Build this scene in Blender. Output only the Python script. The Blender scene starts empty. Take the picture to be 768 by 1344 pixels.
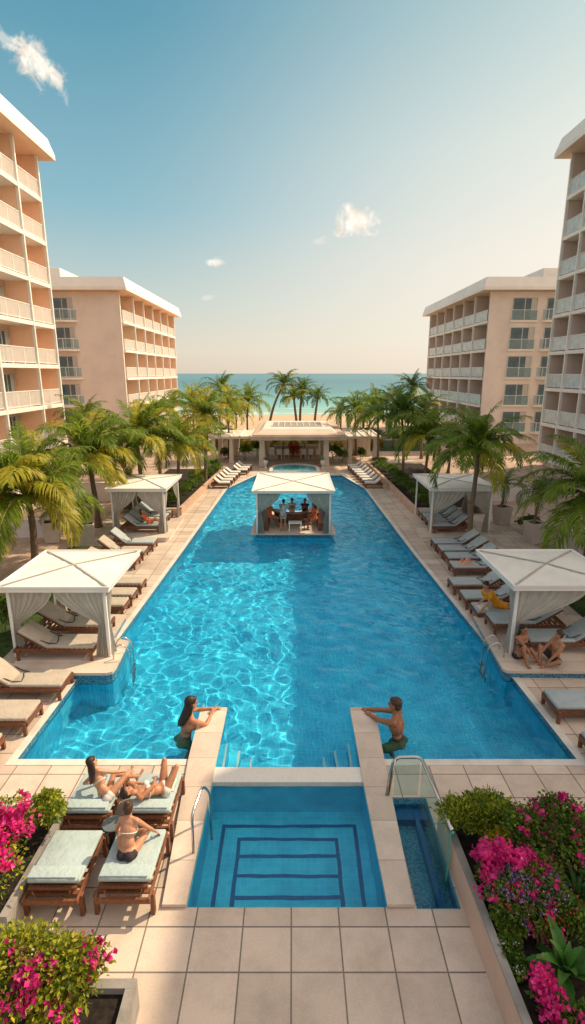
import bpy, bmesh, math, random
import numpy as np
from mathutils import Vector, Matrix, Quaternion
from mathutils.geometry import tessellate_polygon

R = math.radians
rng = random.Random(7)
C = bpy.context.scene.collection
SC = bpy.context.scene
PI = math.pi

# ------------------------------------------------------------------ layout helper
# survey of the place: a bearing seen from the terrace (7 m up) turned into a ground position
F_, TH_, H_ = 700.0, math.atan(182 / 700.0), 7.0
c_, s_ = math.cos(TH_), math.sin(TH_)
def at(px, py, z=0.0):
    u = 672 - py; Z = u * c_ - F_ * s_; Y = F_ * c_ + u * s_; k = (z - H_) / Z
    return Vector(((px - 384) * k, Y * k, z))
def atY(px, py, y):
    u = 672 - py; Z = u * c_ - F_ * s_; Y = F_ * c_ + u * s_; k = y / Y
    return Vector(((px - 384) * k, y, H_ + Z * k))

# ------------------------------------------------------------------ objects
def tag(o, label=None, cat=None, group=None, kind=None):
    if label: o['label'] = label
    if cat: o['category'] = cat
    if group: o['group'] = group
    if kind: o['kind'] = kind
    return o
def thing(name, label, cat, loc=(0, 0, 0), rotz=0.0, group=None):
    o = bpy.data.objects.new(name, None); C.objects.link(o)
    o.location = loc; o.rotation_euler = (0, 0, rotz); o.empty_display_size = .1
    return tag(o, label, cat, group)
def dup(root, loc, rotz, label, group=None):
    r = root.copy(); C.objects.link(r); r.location = loc; r.rotation_euler = (0, 0, rotz)
    tag(r, label, None, group)
    for ch in list(root.children):
        c = ch.copy(); C.objects.link(c); c.parent = r
        for g in ch.children:
            d = g.copy(); C.objects.link(d); d.parent = c
    return r
def inst(name, me, parent, loc=(0, 0, 0), rot=(0, 0, 0)):
    o = bpy.data.objects.new(name, me); C.objects.link(o); o.parent = parent
    o.location = loc; o.rotation_euler = rot
    return o

class MB:
    """collects shapes into one mesh"""
    def __init__(s): s.v = []; s.f = []; s.m = []
    def add(s, vs, fs, m=0):
        b = len(s.v); s.v += [tuple(p) for p in vs]
        s.f += [tuple(i + b for i in f) for f in fs]; s.m += [m] * len(fs)
        return s
    def box(s, x0, x1, y0, y1, z0, z1, m=0, b=0.0, M=None):
        if x0 > x1: x0, x1 = x1, x0
        if y0 > y1: y0, y1 = y1, y0
        if z0 > z1: z0, z1 = z1, z0
        if b <= 0:
            vs = [(x0,y0,z0),(x1,y0,z0),(x1,y1,z0),(x0,y1,z0),(x0,y0,z1),(x1,y0,z1),(x1,y1,z1),(x0,y1,z1)]
            fs = [(0,3,2,1),(4,5,6,7),(0,1,5,4),(1,2,6,5),(2,3,7,6),(3,0,4,7)]
        else:
            b = min(b, .45*(x1-x0), .45*(y1-y0), .45*(z1-z0))
            bm = bmesh.new(); bmesh.ops.create_cube(bm, size=1)
            for v in bm.verts:
                v.co = Vector((x0+(v.co.x+.5)*(x1-x0), y0+(v.co.y+.5)*(y1-y0), z0+(v.co.z+.5)*(z1-z0)))
            bmesh.ops.bevel(bm, geom=bm.edges[:], offset=b, segments=2, profile=.5, affect='EDGES')
            bm.verts.index_update()
            vs = [v.co.copy() for v in bm.verts]; fs = [tuple(v.index for v in f.verts) for f in bm.faces]; bm.free()
        if M is not None: vs = [M @ Vector(p) for p in vs]
        return s.add(vs, fs, m)
    def bar(s, a, b, w, h, m=0, up=(0, 0, 1)):
        a = Vector(a); b = Vector(b); d = (b - a).normalized(); u = Vector(up)
        if abs(d.dot(u)) > .98: u = Vector((0, 1, 0))
        r = d.cross(u).normalized(); u = r.cross(d)
        vs = []
        for p in (a, b):
            for i, j in ((-1,-1),(1,-1),(1,1),(-1,1)): vs.append(p + r*(i*w/2) + u*(j*h/2))
        return s.add(vs, [(0,3,2,1),(4,5,6,7),(0,1,5,4),(1,2,6,5),(2,3,7,6),(3,0,4,7)][:], m)
    def tube(s, pts, rad, n=8, m=0, cap=True):
        pts = [Vector(p) for p in pts]; k = len(pts)
        if not hasattr(rad, '__len__'): rad = [rad]*k
        vs = []; prev = None
        for i, p in enumerate(pts):
            t = (pts[min(i+1, k-1)] - pts[max(i-1, 0)]).normalized()
            if prev is None:
                r = t.orthogonal().normalized()
            else:
                r = (prev - t*prev.dot(t)).normalized()
            prev = r; q = t.cross(r)
            for j in range(n):
                a = 2*PI*j/n; vs.append(p + (r*math.cos(a) + q*math.sin(a))*rad[i])
        fs = [(i*n+j, i*n+(j+1)%n, (i+1)*n+(j+1)%n, (i+1)*n+j) for i in range(k-1) for j in range(n)]
        if cap: fs += [tuple(range(n))[::-1], tuple(range((k-1)*n, k*n))]
        return s.add(vs, fs, m)
    def lathe(s, prof, n=20, m=0, c=(0, 0)):
        vs = [(c[0]+r*math.cos(2*PI*j/n), c[1]+r*math.sin(2*PI*j/n), z) for r, z in prof for j in range(n)]
        fs = [(i*n+j, i*n+(j+1)%n, (i+1)*n+(j+1)%n, (i+1)*n+j) for i in range(len(prof)-1) for j in range(n)]
        fs += [tuple(range(n))[::-1], tuple(range((len(prof)-1)*n, len(prof)*n))]
        return s.add(vs, fs, m)
    def prism(s, poly, z0, z1, m=0):
        n = len(poly)
        vs = [(x, y, z0) for x, y in poly] + [(x, y, z1) for x, y in poly]
        fs = [tuple(range(n))[::-1], tuple(range(n, 2*n))] + [(i, (i+1) % n, n+(i+1) % n, n+i) for i in range(n)]
        return s.add(vs, fs, m)
    def ball(s, c, r, n=10, k=7, m=0, M=None):
        if not hasattr(r, '__len__'): r = (r, r, r)
        vs = [(0, 0, -1)] + [(math.sin(PI*i/k)*math.cos(2*PI*j/n), math.sin(PI*i/k)*math.sin(2*PI*j/n), -math.cos(PI*i/k)) for i in range(1, k) for j in range(n)] + [(0, 0, 1)]
        fs = [(0, 1+(j+1) % n, 1+j) for j in range(n)]
        fs += [(1+i*n+j, 1+i*n+(j+1) % n, 1+(i+1)*n+(j+1) % n, 1+(i+1)*n+j) for i in range(k-2) for j in range(n)]
        e = len(vs)-1; fs += [(e, e-n+j, e-n+(j+1) % n) for j in range(n)]
        c = Vector(c); out = []
        for p in vs:
            q = Vector((p[0]*r[0], p[1]*r[1], p[2]*r[2]))
            if M is not None: q = M @ q
            out.append(c + q)
        return s.add(out, fs, m)
    def mesh(s, name, mats, smooth=False):
        me = bpy.data.meshes.new(name); me.from_pydata(s.v, [], s.f)
        for mt in (mats if isinstance(mats, (list, tuple)) else [mats]): me.materials.append(mt)
        if any(s.m): me.polygons.foreach_set('material_index', s.m)
        if smooth: me.polygons.foreach_set('use_smooth', [True]*len(s.f))
        me.update(); return me
    def build(s, name, mats, parent=None, smooth=False, loc=(0, 0, 0), rot=(0, 0, 0)):
        return inst(name, s.mesh(name, mats, smooth), parent, loc, rot)

# ------------------------------------------------------------------ materials
def lin(c):
    return tuple(((x/12.92) if x <= .04045 else ((x+.055)/1.055)**2.4) for x in c)
class N:
    def __init__(s, name):
        s.m = bpy.data.materials.new(name); s.m.use_nodes = True
        s.t = s.m.node_tree; s.p = s.t.nodes['Principled BSDF']; s.out = s.t.nodes['Material Output']
    def n(s, typ, **kw):
        nd = s.t.nodes.new(typ)
        for k, v in kw.items():
            if hasattr(nd, k) and k not in ('Scale',): setattr(nd, k, v)
        return nd
    def l(s, a, b): s.t.links.new(a, b)
    def noise(s, scale, vec=None, detail=4, rough=.6, dist=0):
        nd = s.n('ShaderNodeTexNoise'); nd.inputs['Scale'].default_value = scale; nd.inputs['Detail'].default_value = detail
        nd.inputs['Roughness'].default_value = rough; nd.inputs['Distortion'].default_value = dist
        s.l(vec if vec else s.obj(), nd.inputs['Vector']); return nd.outputs['Fac']
    def obj(s):
        if not hasattr(s, '_tc'): s._tc = s.n('ShaderNodeTexCoord')
        return s._tc.outputs['Object']
    def ramp(s, fac, stops):
        nd = s.n('ShaderNodeValToRGB'); e = nd.color_ramp.elements
        while len(e) < len(stops): e.new(.5)
        for k, (p, c) in enumerate(stops):
            e[k].position = p; e[k].color = (*c, 1) if len(c) == 3 else c
        s.l(fac, nd.inputs['Fac']); return nd.outputs['Color']
    def mix(s, fac, a, b, mode='MIX'):
        nd = s.n('ShaderNodeMix'); nd.data_type = 'RGBA'; nd.blend_type = mode
        for sock, val in ((0, fac), (6, a), (7, b)):
            if hasattr(val, 'links'): s.l(val, nd.inputs[sock])
            else: nd.inputs[sock].default_value = val if sock == 0 else (*val, 1)
        return nd.outputs[2]
    def math(s, op, a, b=0.0, clamp=False):
        nd = s.n('ShaderNodeMath'); nd.operation = op; nd.use_clamp = clamp
        for i, val in enumerate((a, b)):
            if hasattr(val, 'links'): s.l(val, nd.inputs[i])
            else: nd.inputs[i].default_value = val
        return nd.outputs[0]
    def bump(s, h, strength=.3, dist=.02):
        nd = s.n('ShaderNodeBump'); nd.inputs['Strength'].default_value = strength; nd.inputs['Distance'].default_value = dist
        s.l(h, nd.inputs['Height']); s.l(nd.outputs['Normal'], s.p.inputs['Normal'])
def pm(name, col, rough=.6, var=.14, scale=3.0, bump=0.0, bscale=60, metal=0.0, spec=.35, stretch=None, var2=0.0):
    k = N(name); vec = k.obj()
    if stretch:
        mp = k.n('ShaderNodeMapping'); mp.inputs['Scale'].default_value = stretch; k.l(vec, mp.inputs['Vector']); vec = mp.outputs[0]
    f = k.noise(scale, vec, 5, .65)
    d = tuple(max(0, x*(1-var*2.0)) for x in col); b = tuple(min(1, x*(1+var*1.2)) for x in col)
    cc = k.ramp(f, [(.3, d), (.52, col), (.75, b)])
    k.l(cc, k.p.inputs['Base Color'])
    k.p.inputs['Roughness'].default_value = rough; k.p.inputs['Metallic'].default_value = metal
    k.p.inputs['Specular IOR Level'].default_value = spec
    if bump: k.bump(k.noise(bscale, vec, 4, .6), bump, .01 if bscale > 20 else .03)
    return k.m
def leafmat(name, cols, trans=.35, rough=.45):
    k = N(name)
    g = k.n('ShaderNodeNewGeometry')
    n = len(cols)
    cc = k.ramp(g.outputs['Random Per Island'], [(i/(max(1, n-1)), c) for i, c in enumerate(cols)])
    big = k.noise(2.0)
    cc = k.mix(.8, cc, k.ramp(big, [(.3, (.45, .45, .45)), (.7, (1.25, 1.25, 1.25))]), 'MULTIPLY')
    k.l(cc, k.p.inputs['Base Color']); k.p.inputs['Roughness'].default_value = rough
    k.p.inputs['Specular IOR Level'].default_value = .3
    t = k.n('ShaderNodeBsdfTranslucent'); k.l(cc, t.inputs['Color'])
    m = k.n('ShaderNodeMixShader'); m.inputs[0].default_value = trans
    k.l(k.p.outputs[0], m.inputs[1]); k.l(t.outputs[0], m.inputs[2]); k.l(m.outputs[0], k.out.inputs[0])
    return k.m
def tilemat(name, col, w, h, ox, oy, mortar=.011, dark=.35, rough=.55, var=.15):
    k = N(name); mp = k.n('ShaderNodeMapping'); mp.inputs['Location'].default_value = (ox, oy, 0); k.l(k.obj(), mp.inputs['Vector'])
    br = k.n('ShaderNodeTexBrick'); br.offset = 0; br.squash = 1; br.inputs['Scale'].default_value = 1
    br.inputs['Brick Width'].default_value = w; br.inputs['Row Height'].default_value = h; br.inputs['Mortar Size'].default_value = mortar
    br.inputs['Mortar Smooth'].default_value = .15; br.inputs['Bias'].default_value = 0
    br.inputs['Color1'].default_value = (*[x*(1-var) for x in col], 1); br.inputs['Color2'].default_value = (*[min(1, x*(1+var)) for x in col], 1)
    br.inputs['Mortar'].default_value = (*[x*dark for x in col], 1)
    k.l(mp.outputs[0], br.inputs['Vector'])
    d = k.ramp(k.noise(1.3, None, 7, .72), [(.25, (.72, .70, .68)), (.55, (1, 1, 1)), (.8, (1.1, 1.08, 1.04))])
    d2 = k.ramp(k.noise(45, None, 3, .7), [(.3, (.9, .9, .9)), (.7, (1.06, 1.06, 1.06))])
    cc = k.mix(1.0, k.mix(1.0, br.outputs['Color'], d, 'MULTIPLY'), d2, 'MULTIPLY')
    st = k.ramp(k.noise(4.5, None, 8, .8, 1.5), [(.62, (0, 0, 0)), (.74, (1, 1, 1))])
    cc = k.mix(k.math('MULTIPLY', st, .32), cc, tuple(x*.45 for x in col))
    k.l(cc, k.p.inputs['Base Color']); k.p.inputs['Roughness'].default_value = rough
    k.p.inputs['Specular IOR Level'].default_value = .3
    k.l(k.ramp(k.noise(3, None, 5, .7), [(.3, (rough-.15,)*3), (.7, (rough+.15,)*3)]), k.p.inputs['Roughness'])
    k.bump(k.math('SUBTRACT', k.math('MULTIPLY', k.noise(90), .25), br.outputs['Fac']), .35, .006)
    return k.m
def mosaic(name, cols, size=.03, rough=.3, grout=(.5, .6, .62)):
    k = N(name); g = k.n('ShaderNodeNewGeometry'); pos = g.outputs['Position']
    sn = k.n('ShaderNodeVectorMath'); sn.operation = 'SNAP'; sn.inputs[1].default_value = (size,)*3
    ad = k.n('ShaderNodeVectorMath'); ad.operation = 'ADD'; ad.inputs[1].default_value = (.0037, .0041, .0043)
    k.l(pos, ad.inputs[0]); k.l(ad.outputs[0], sn.inputs[0])
    wn = k.n('ShaderNodeTexWhiteNoise'); k.l(sn.outputs[0], wn.inputs['Vector'])
    cc = k.ramp(wn.outputs['Value'], [(i/(len(cols)-1), c) for i, c in enumerate(cols)])
    k.l(cc, k.p.inputs['Base Color']); k.p.inputs['Roughness'].default_value = rough
    return k.m

M = {}
M['deck'] = tilemat('pool_deck_tile', (.62, .505, .42), .632, .548, .016, .10)
M['coping'] = tilemat('coping_tile', (.68, .56, .47), 40, .72, 20.3, .05, .006, .55)
M['copingwhite'] = pm('pool_edge_stone', (.68, .64, .58), .5, .1, 2, .1)
M['weir'] = mosaic('weir_mosaic', [(.70, .66, .60), (.78, .74, .68), (.74, .70, .64)], .022, .35)
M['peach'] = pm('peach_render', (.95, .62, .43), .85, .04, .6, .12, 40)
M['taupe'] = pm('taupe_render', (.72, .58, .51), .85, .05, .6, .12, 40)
M['cream'] = pm('cream_render', (.70, .61, .52), .85, .06, .5, .12, 40)
M['beige'] = pm('beige_render', (.76, .67, .61), .85, .07, .4, .12, 40)
M['pavtan'] = pm('tan_stone', (.50, .38, .29), .8, .1, 1.2, .15, 30)
M['white'] = pm('white_paint', (.86, .82, .77), .6, .04, .7, .04, 30)
M['rail'] = pm('white_rail_paint', (.8, .78, .75), .45, .03, 2)
M['roofdark'] = pm('roof_felt', (.32, .30, .28), .9, .15, .6)
M['winframe'] = pm('window_frame_paint', (.55, .54, .52), .4, .08, 2)
def glassdark():
    k = N('window_glass')
    cc = k.ramp(k.noise(.9, None, 3), [(.35, (.025, .08, .12)), (.62, (.06, .16, .21)), (.75, (.16, .28, .32))])  # bluish reflection painted into the pane colour
    k.l(cc, k.p.inputs['Base Color']); k.p.inputs['Roughness'].default_value = .06; k.p.inputs['Specular IOR Level'].default_value = .8
    return k.m
M['glass'] = glassdark()
M['drape'] = pm('room_curtain', (.55, .52, .48), .9, .18, 6, 0, 1, stretch=(8, 8, .2))
def panelglass(name, tint, f, diff):
    k = N(name); t = k.n('ShaderNodeBsdfTransparent'); t.inputs[0].default_value = (*tint, 1)
    k.p.inputs['Base Color'].default_value = (*diff, 1); k.p.inputs['Roughness'].default_value = .08
    m = k.n('ShaderNodeMixShader'); m.inputs[0].default_value = f
    nz = k.math('MULTIPLY', k.math('ADD', k.noise(2.5), .5), f); k.l(nz, m.inputs[0])
    k.l(t.outputs[0], m.inputs[1]); k.l(k.p.outputs[0], m.inputs[2]); k.l(m.outputs[0], k.out.inputs[0])
    return k.m
M['frost'] = panelglass('frosted_balcony_glass', (.9, .95, .95), .68, (.76, .81, .82))
M['blueglass'] = panelglass('juliet_glass', (.8, .92, .93), .3, (.45, .55, .58))
M['clear'] = panelglass('green_edge_glass', (.74, .91, .89), .20, (.38, .60, .57))
M['glassedge'] = pm('glass_edge', (.10, .45, .40), .15, .1, 5, 0, 1, 0, .6)
M['canvas'] = pm('cream_canvas', (.80, .77, .70), .85, .06, 1.2, .5, 3.5)
M['canvasgrey'] = pm('canvas_seam', (.45, .42, .38), .85, .1, 3)
def cloth(name, col, tr=.25):
    k = N(name); f = k.noise(5, None, 4)
    cc = k.ramp(f, [(.3, tuple(x*.86 for x in col)), (.7, col)]); k.l(cc, k.p.inputs['Base Color']); k.p.inputs['Roughness'].default_value = .9
    k.p.inputs['Specular IOR Level'].default_value = .1
    t = k.n('ShaderNodeBsdfTranslucent'); k.l(cc, t.inputs['Color'])
    m = k.n('ShaderNodeMixShader'); m.inputs[0].default_value = tr
    k.l(k.p.outputs[0], m.inputs[1]); k.l(t.outputs[0], m.inputs[2]); k.l(m.outputs[0], k.out.inputs[0]); return k.m
M['curtain'] = cloth('linen_curtain', (.66, .61, .54))
M['curtaingreen'] = cloth('grey_green_curtain', (.50, .57, .53))
M['wood'] = pm('teak', (.20, .075, .035), .45, .3, 5, .2, 80, 0, .4, (1, 9, 9))
M['woodfar'] = pm('dark_timber', (.16, .07, .04), .5, .25, 5)
M['cushbeige'] = pm('beige_cushion', (.46, .40, .33), .9, .07, 3, .8, 9)
M['cushgrey'] = pm('grey_blue_cushion', (.40, .45, .46), .9, .07, 3, .8, 9)
M['cushteal'] = pm('pale_teal_cushion', (.40, .50, .51), .85, .07, 2.2, .8, 9)
M['strap'] = pm('dark_strap', (.06, .055, .055), .7, .2, 6)
M['steel'] = pm('polished_steel', (.62, .60, .56), .18, .06, 4, 0, 1, 1.0)
M['darkmetal'] = pm('dark_metal', (.05, .05, .05), .4, .2, 6)
M['basin'] = None
def basinmat(nm='pool_basin_tile', pale=None):
    k = N(nm); g = k.n('ShaderNodeNewGeometry')
    br = k.n('ShaderNodeTexBrick'); br.offset = 0; br.inputs['Scale'].default_value = 1; br.inputs['Brick Width'].default_value = .1; br.inputs['Row Height'].default_value = .1
    br.inputs['Mortar Size'].default_value = .006
    a, b, c = (.028, .53, .79), (.04, .61, .87), (.16, .72, .90)
    if pale: a, b, c = pale
    br.inputs['Color1'].default_value = (*a, 1); br.inputs['Color2'].default_value = (*b, 1); br.inputs['Mortar'].default_value = (*c, 1)
    k.l(g.outputs['Position'], br.inputs['Vector'])
    d = k.ramp(k.noise(1.6, g.outputs['Position'], 5, .65), [(.32, (.62, .76, .84)), (.5, (.98, .98, .98)), (.68, (1.35, 1.2, 1.12))])
    k.l(k.mix(1, br.outputs['Color'], d, 'MULTIPLY'), k.p.inputs['Base Color']); k.p.inputs['Roughness'].default_value = .4
    return k.m
M['basin'] = basinmat(); M['spatile'] = basinmat('spa_tile', ((.05, .64, .90), (.07, .70, .95), (.12, .72, .92)))
M['mosaicblue'] = mosaic('blue_mosaic', [(.015, .07, .16), (.03, .16, .28), (.10, .30, .40), (.02, .10, .2), (.16, .38, .46)], .028)
M['lineblue'] = mosaic('dark_blue_mosaic', [(.01, .10, .28), (.015, .15, .36), (.012, .12, .32)], .028)
M['chanblue'] = mosaic('channel_mosaic', [(.03, .18, .32), (.08, .34, .48), (.16, .46, .58), (.05, .25, .40)], .026)
M['terracotta'] = pm('terracotta_planter', (.60, .40, .30), .8, .1, 1.5, .25, 30)
M['pinkwall'] = pm('pink_render_planter', (.62, .43, .34), .8, .08, 1.2, .2, 40)
M['wallcap'] = pm('grey_stone_cap', (.30, .28, .26), .8, .15, 3, .3, 40)
M['soil'] = pm('dark_soil', (.022, .016, .012), .95, .5, 14, .9, 30)
M['grass'] = pm('lawn_grass', (.04, .075, .014), .9, .4, 6, .9, 60)
M['dirtpath'] = tilemat('side_path_paver', (.50, .36, .28), .45, .45, 0, 0, .012, .6)
M['sand'] = pm('beach_sand', (.50, .37, .25), .95, .1, .4, .4, 3)
M['ochre'] = leafmat('ochre_grass', [(.38, .27, .05), (.28, .24, .05), (.48, .34, .06)], .2)
M['potwhite'] = pm('pale_stone_pot', (.58, .50, .45), .7, .08, 2, .2, 40)
M['trunk'] = pm('palm_bark', (.24, .165, .11), .9, .3, 8, .9, 25, 0, .2, (1, 1, 5))
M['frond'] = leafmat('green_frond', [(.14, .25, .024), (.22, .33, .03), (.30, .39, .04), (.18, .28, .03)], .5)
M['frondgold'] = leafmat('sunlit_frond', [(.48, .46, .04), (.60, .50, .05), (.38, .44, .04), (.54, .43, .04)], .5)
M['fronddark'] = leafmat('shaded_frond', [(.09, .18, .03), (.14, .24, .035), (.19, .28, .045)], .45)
M['rachis'] = pm('frond_stem', (.22, .20, .06), .6, .2, 4)
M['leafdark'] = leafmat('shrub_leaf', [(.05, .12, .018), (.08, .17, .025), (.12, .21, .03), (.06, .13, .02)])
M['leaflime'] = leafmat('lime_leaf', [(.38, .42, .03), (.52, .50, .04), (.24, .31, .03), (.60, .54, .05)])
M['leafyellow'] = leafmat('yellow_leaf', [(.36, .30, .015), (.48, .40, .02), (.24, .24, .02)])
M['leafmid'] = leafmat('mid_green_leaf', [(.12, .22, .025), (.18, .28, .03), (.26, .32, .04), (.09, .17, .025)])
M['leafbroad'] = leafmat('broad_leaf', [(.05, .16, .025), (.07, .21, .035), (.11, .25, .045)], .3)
M['magenta'] = leafmat('magenta_bract', [(.80, .012, .22), (.88, .04, .33), (.66, .01, .18), (.92, .10, .40)], .3)
M['violet'] = leafmat('violet_petal', [(.22, .10, .42), (.30, .18, .50), (.40, .22, .50), (.34, .30, .50)], .3)
M['whitepetal'] = leafmat('white_petal', [(.6, .6, .55), (.5, .52, .5)], .3)
M['redpetal'] = leafmat('coral_petal', [(.70, .06, .03), (.6, .12, .03)], .3)
M['orange'] = pm('orange_cloth', (.80, .33, .02), .8, .15, 8)
M['coral'] = pm('coral_cloth', (.72, .17, .07), .8, .18, 8)
M['stripe'] = pm('striped_shirt', (.45, .48, .50), .85, .5, 6, 0, 1, 0, .2, (1, 1, 9))
M['olive'] = pm('olive_swim_cloth', (.24, .25, .11), .8, .15, 8)
M['darkcloth'] = pm('dark_swim_cloth', (.04, .03, .035), .8, .2, 8)
M['whitecloth'] = pm('white_cloth', (.72, .69, .65), .85, .06, 8)
M['peachcloth'] = pm('peach_towel', (.62, .33, .24), .9, .12, 9, .3, 60)
M['eye'] = pm('dark_eye', (.02, .014, .01), .2, .1, 5)
def skin(name, col):
    k = N(name); f = k.noise(9, None, 4)
    k.l(k.ramp(f, [(.3, tuple(x*.82 for x in col)), (.7, tuple(min(1, x*1.12) for x in col))]), k.p.inputs['Base Color'])
    k.p.inputs['Roughness'].default_value = .45; k.p.inputs['Subsurface Weight'].default_value = .12; k.p.inputs['Subsurface Radius'].default_value = (.02, .008, .004)
    return k.m
M['skin1'] = skin('tanned_skin', (.46, .21, .11)); M['skin2'] = skin('brown_skin', (.34, .145, .075)); M['skin3'] = skin('warm_skin', (.55, .27, .155))
M['hairdark'] = pm('dark_brown_hair', (.028, .014, .009), .5, .3, 30, .5, 60, 0, .4, (1, 1, .2))
M['hairbrown'] = pm('brown_hair', (.07, .035, .02), .5, .3, 30, .5, 60, 0, .4, (1, 1, .2))

# ------------------------------------------------------------------ the setting: ground, deck, pools
def polysheet(name, outer, holes, z, mat, kind='structure'):
    loops = [[Vector((x, y, 0)) for x, y in outer]] + [[Vector((x, y, 0)) for x, y in h] for h in holes]
    vs = [(p.x, p.y, z) for lp in loops for p in lp]
    tris = tessellate_polygon(loops)
    fs = []
    for a, b, c in tris:
        A, B, D = vs[a], vs[b], vs[c]
        if (B[0]-A[0])*(D[1]-A[1]) - (B[1]-A[1])*(D[0]-A[0]) < 0: a, b = b, a
        fs.append((a, b, c))
    mb = MB(); mb.add(vs, fs); o = mb.build(name, mat); o['kind'] = kind; return o

XW0, XW1 = -1.70, 1.50
POOL_L = [(8.5, -5.15), (11.3, -5.08), (13.1, -4.73), (20.5, -4.46), (32.8, -4.08), (37.2, -2.6)]
POOL_R = [(8.5, 5.32), (11.6, 5.21), (20.5, 4.84), (32.8, 4.5), (37.2, 3.5)]
pool_poly = [(-5.15, 8.5), (XW0, 8.5), (XW0, 8.27), (XW1, 8.27), (XW1, 8.5)] + [(x, y) for y, x in POOL_R] + [(x, y) for y, x in reversed(POOL_L)][:-1]
SPA = [(-1.43, 5.64), (1.28, 5.64), (1.24, 7.9), (-1.41, 7.9)]
CHAN = [(1.68, 5.62), (2.27, 5.62), (2.27, 7.55), (1.68, 7.55)]
DECK = [(-9.3, -3), (10.2, -3), (10.2, 46.0), (-9.3, 46.0)]
polysheet('pool_deck', DECK, [pool_poly, SPA, CHAN], 0, M['deck'])
polysheet('ground', [(-400, -300), (400, -300), (400, 58), (-400, 58)], [[(-9.0, -2.7), (9.9, -2.7), (9.9, 45.7), (-9.0, 45.7)]], -.03, M['grass'])
# side paths over the ground
for nm, pts in (('path', [(-12.6, 10), (-9.31, 10), (-9.31, 46), (-12.6, 46)]), ('path', [(10.21, 10), (13.6, 10), (13.6, 46), (10.21, 46)]), ('path', [(-16, 46.01), (19, 46.01), (19, 49.5), (-16, 49.5)])):
    polysheet(nm, pts, [], -.018, M['dirtpath'])
polysheet('terrace_paving', [(13.61, 18), (26, 18), (26, 58), (13.61, 58)], [], -.014, M['dirtpath'])
polysheet('terrace_paving', [(-26, 24), (-12.61, 24), (-12.61, 58), (-26, 58)], [], -.014, M['dirtpath'])
polysheet('lawn', [(-9.3, 7), (-7.35, 7), (-7.35, 21.2), (-9.3, 21.2)], [], .006, M['grass'])
polysheet('lawn', [(8.6, 7), (10.2, 7), (10.2, 20.5), (8.6, 20.5)], [], .006, M['grass'])

def strip_ring(name, poly, w, z, mat):
    """a flat edging of width w just outside a counter-clockwise polygon"""
    n = len(poly); out = []
    for i in range(n):
        p0, p1, p2 = (Vector((*poly[(i+k-1) % n], 0)) for k in range(3))
        d1 = (p1-p0).normalized(); d2 = (p2-p1).normalized()
        n1 = Vector((d1.y, -d1.x, 0)); n2 = Vector((d2.y, -d2.x, 0)); b = (n1+n2)
        b = b/ max(.3, (b.length_squared/2)); out.append((p1 + b*w))
    mb = MB()
    vs = [(x, y, z) for x, y in poly] + [(p.x, p.y, z) for p in out]
    mb.add(vs, [(i, n+i, n+(i+1) % n, (i+1) % n) for i in range(n)])
    vs = [(p.x, p.y, z) for p in out] + [(p.x, p.y, z-.02) for p in out]
    mb.add(vs, [(i, n+i, n+(i+1) % n, (i+1) % n) for i in range(n)])
    o = mb.build(name, mat); o['kind'] = 'structure'; return o
strip_ring('pool_coping', pool_poly, .16, .010, M['copingwhite'])

def basin(name, poly, depth, wallmat, floormat, band=.22, inner=None):
    n = len(poly); mb = MB()
    for i in range(n):
        a, b = poly[i], poly[(i+1) % n]
        mb.add([(*a, 0.009), (*b, 0.009), (*b, -band), (*a, -band)], [(0, 1, 2, 3)], 1)
        mb.add([(*a, -band), (*b, -band), (*b, -depth), (*a, -depth)], [(0, 1, 2, 3)], 0)
    loops = [[Vector((x, y, 0)) for x, y in poly]]
    mb.add([(x, y, -depth) for x, y in poly], [tuple(t) for t in tessellate_polygon(loops)], 0)
    o = mb.build(name, [floormat, wallmat]); o['kind'] = 'structure'; o.cycles.is_caustics_receiver = True
    return o
basin('pool_basin', pool_poly, 1.35, M['mosaicblue'], M['basin'])
basin('spa_basin', SPA, .95, M['spatile'], M['spatile'], .1)
# dark mosaic bands on the pool floor beside the walls
mb = MB()
for x0, x1 in ((-4.9, -1.98), (1.82, 5.05)):
    mb.add([(x0, 8.62, -1.344), (x1, 8.62, -1.344), (x1, 8.84, -1.344), (x0, 8.84, -1.344)], [(0, 1, 2, 3)])
o = mb.build('pool_floor_line', M['lineblue']); o['kind'] = 'structure'; o.cycles.is_caustics_receiver = True
mb = MB()   # the rectangular line pattern on the spa floor
def bandline(x0, x1, y0, y1): mb.add([(x0, y0, -.945), (x1, y0, -.945), (x1, y1, -.945), (x0, y1, -.945)], [(0, 1, 2, 3)])
w = .062
def rect(x0, x1, y0, y1):
    bandline(x0, x1, y0, y0+w); bandline(x0, x1, y1-w, y1); bandline(x0, x0+w, y0+w, y1-w); bandline(x1-w, x1, y0+w, y1-w)
rect(-1.22, 1.10, 5.78, 7.62); rect(-.93, .78, 5.93, 7.36)
for yy in (6.28, 6.63, 6.98): bandline(-.868, .718, yy, yy+w)
o = mb.build('spa_floor_line', M['lineblue']); o['kind'] = 'structure'; o.cycles.is_caustics_receiver = True

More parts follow.
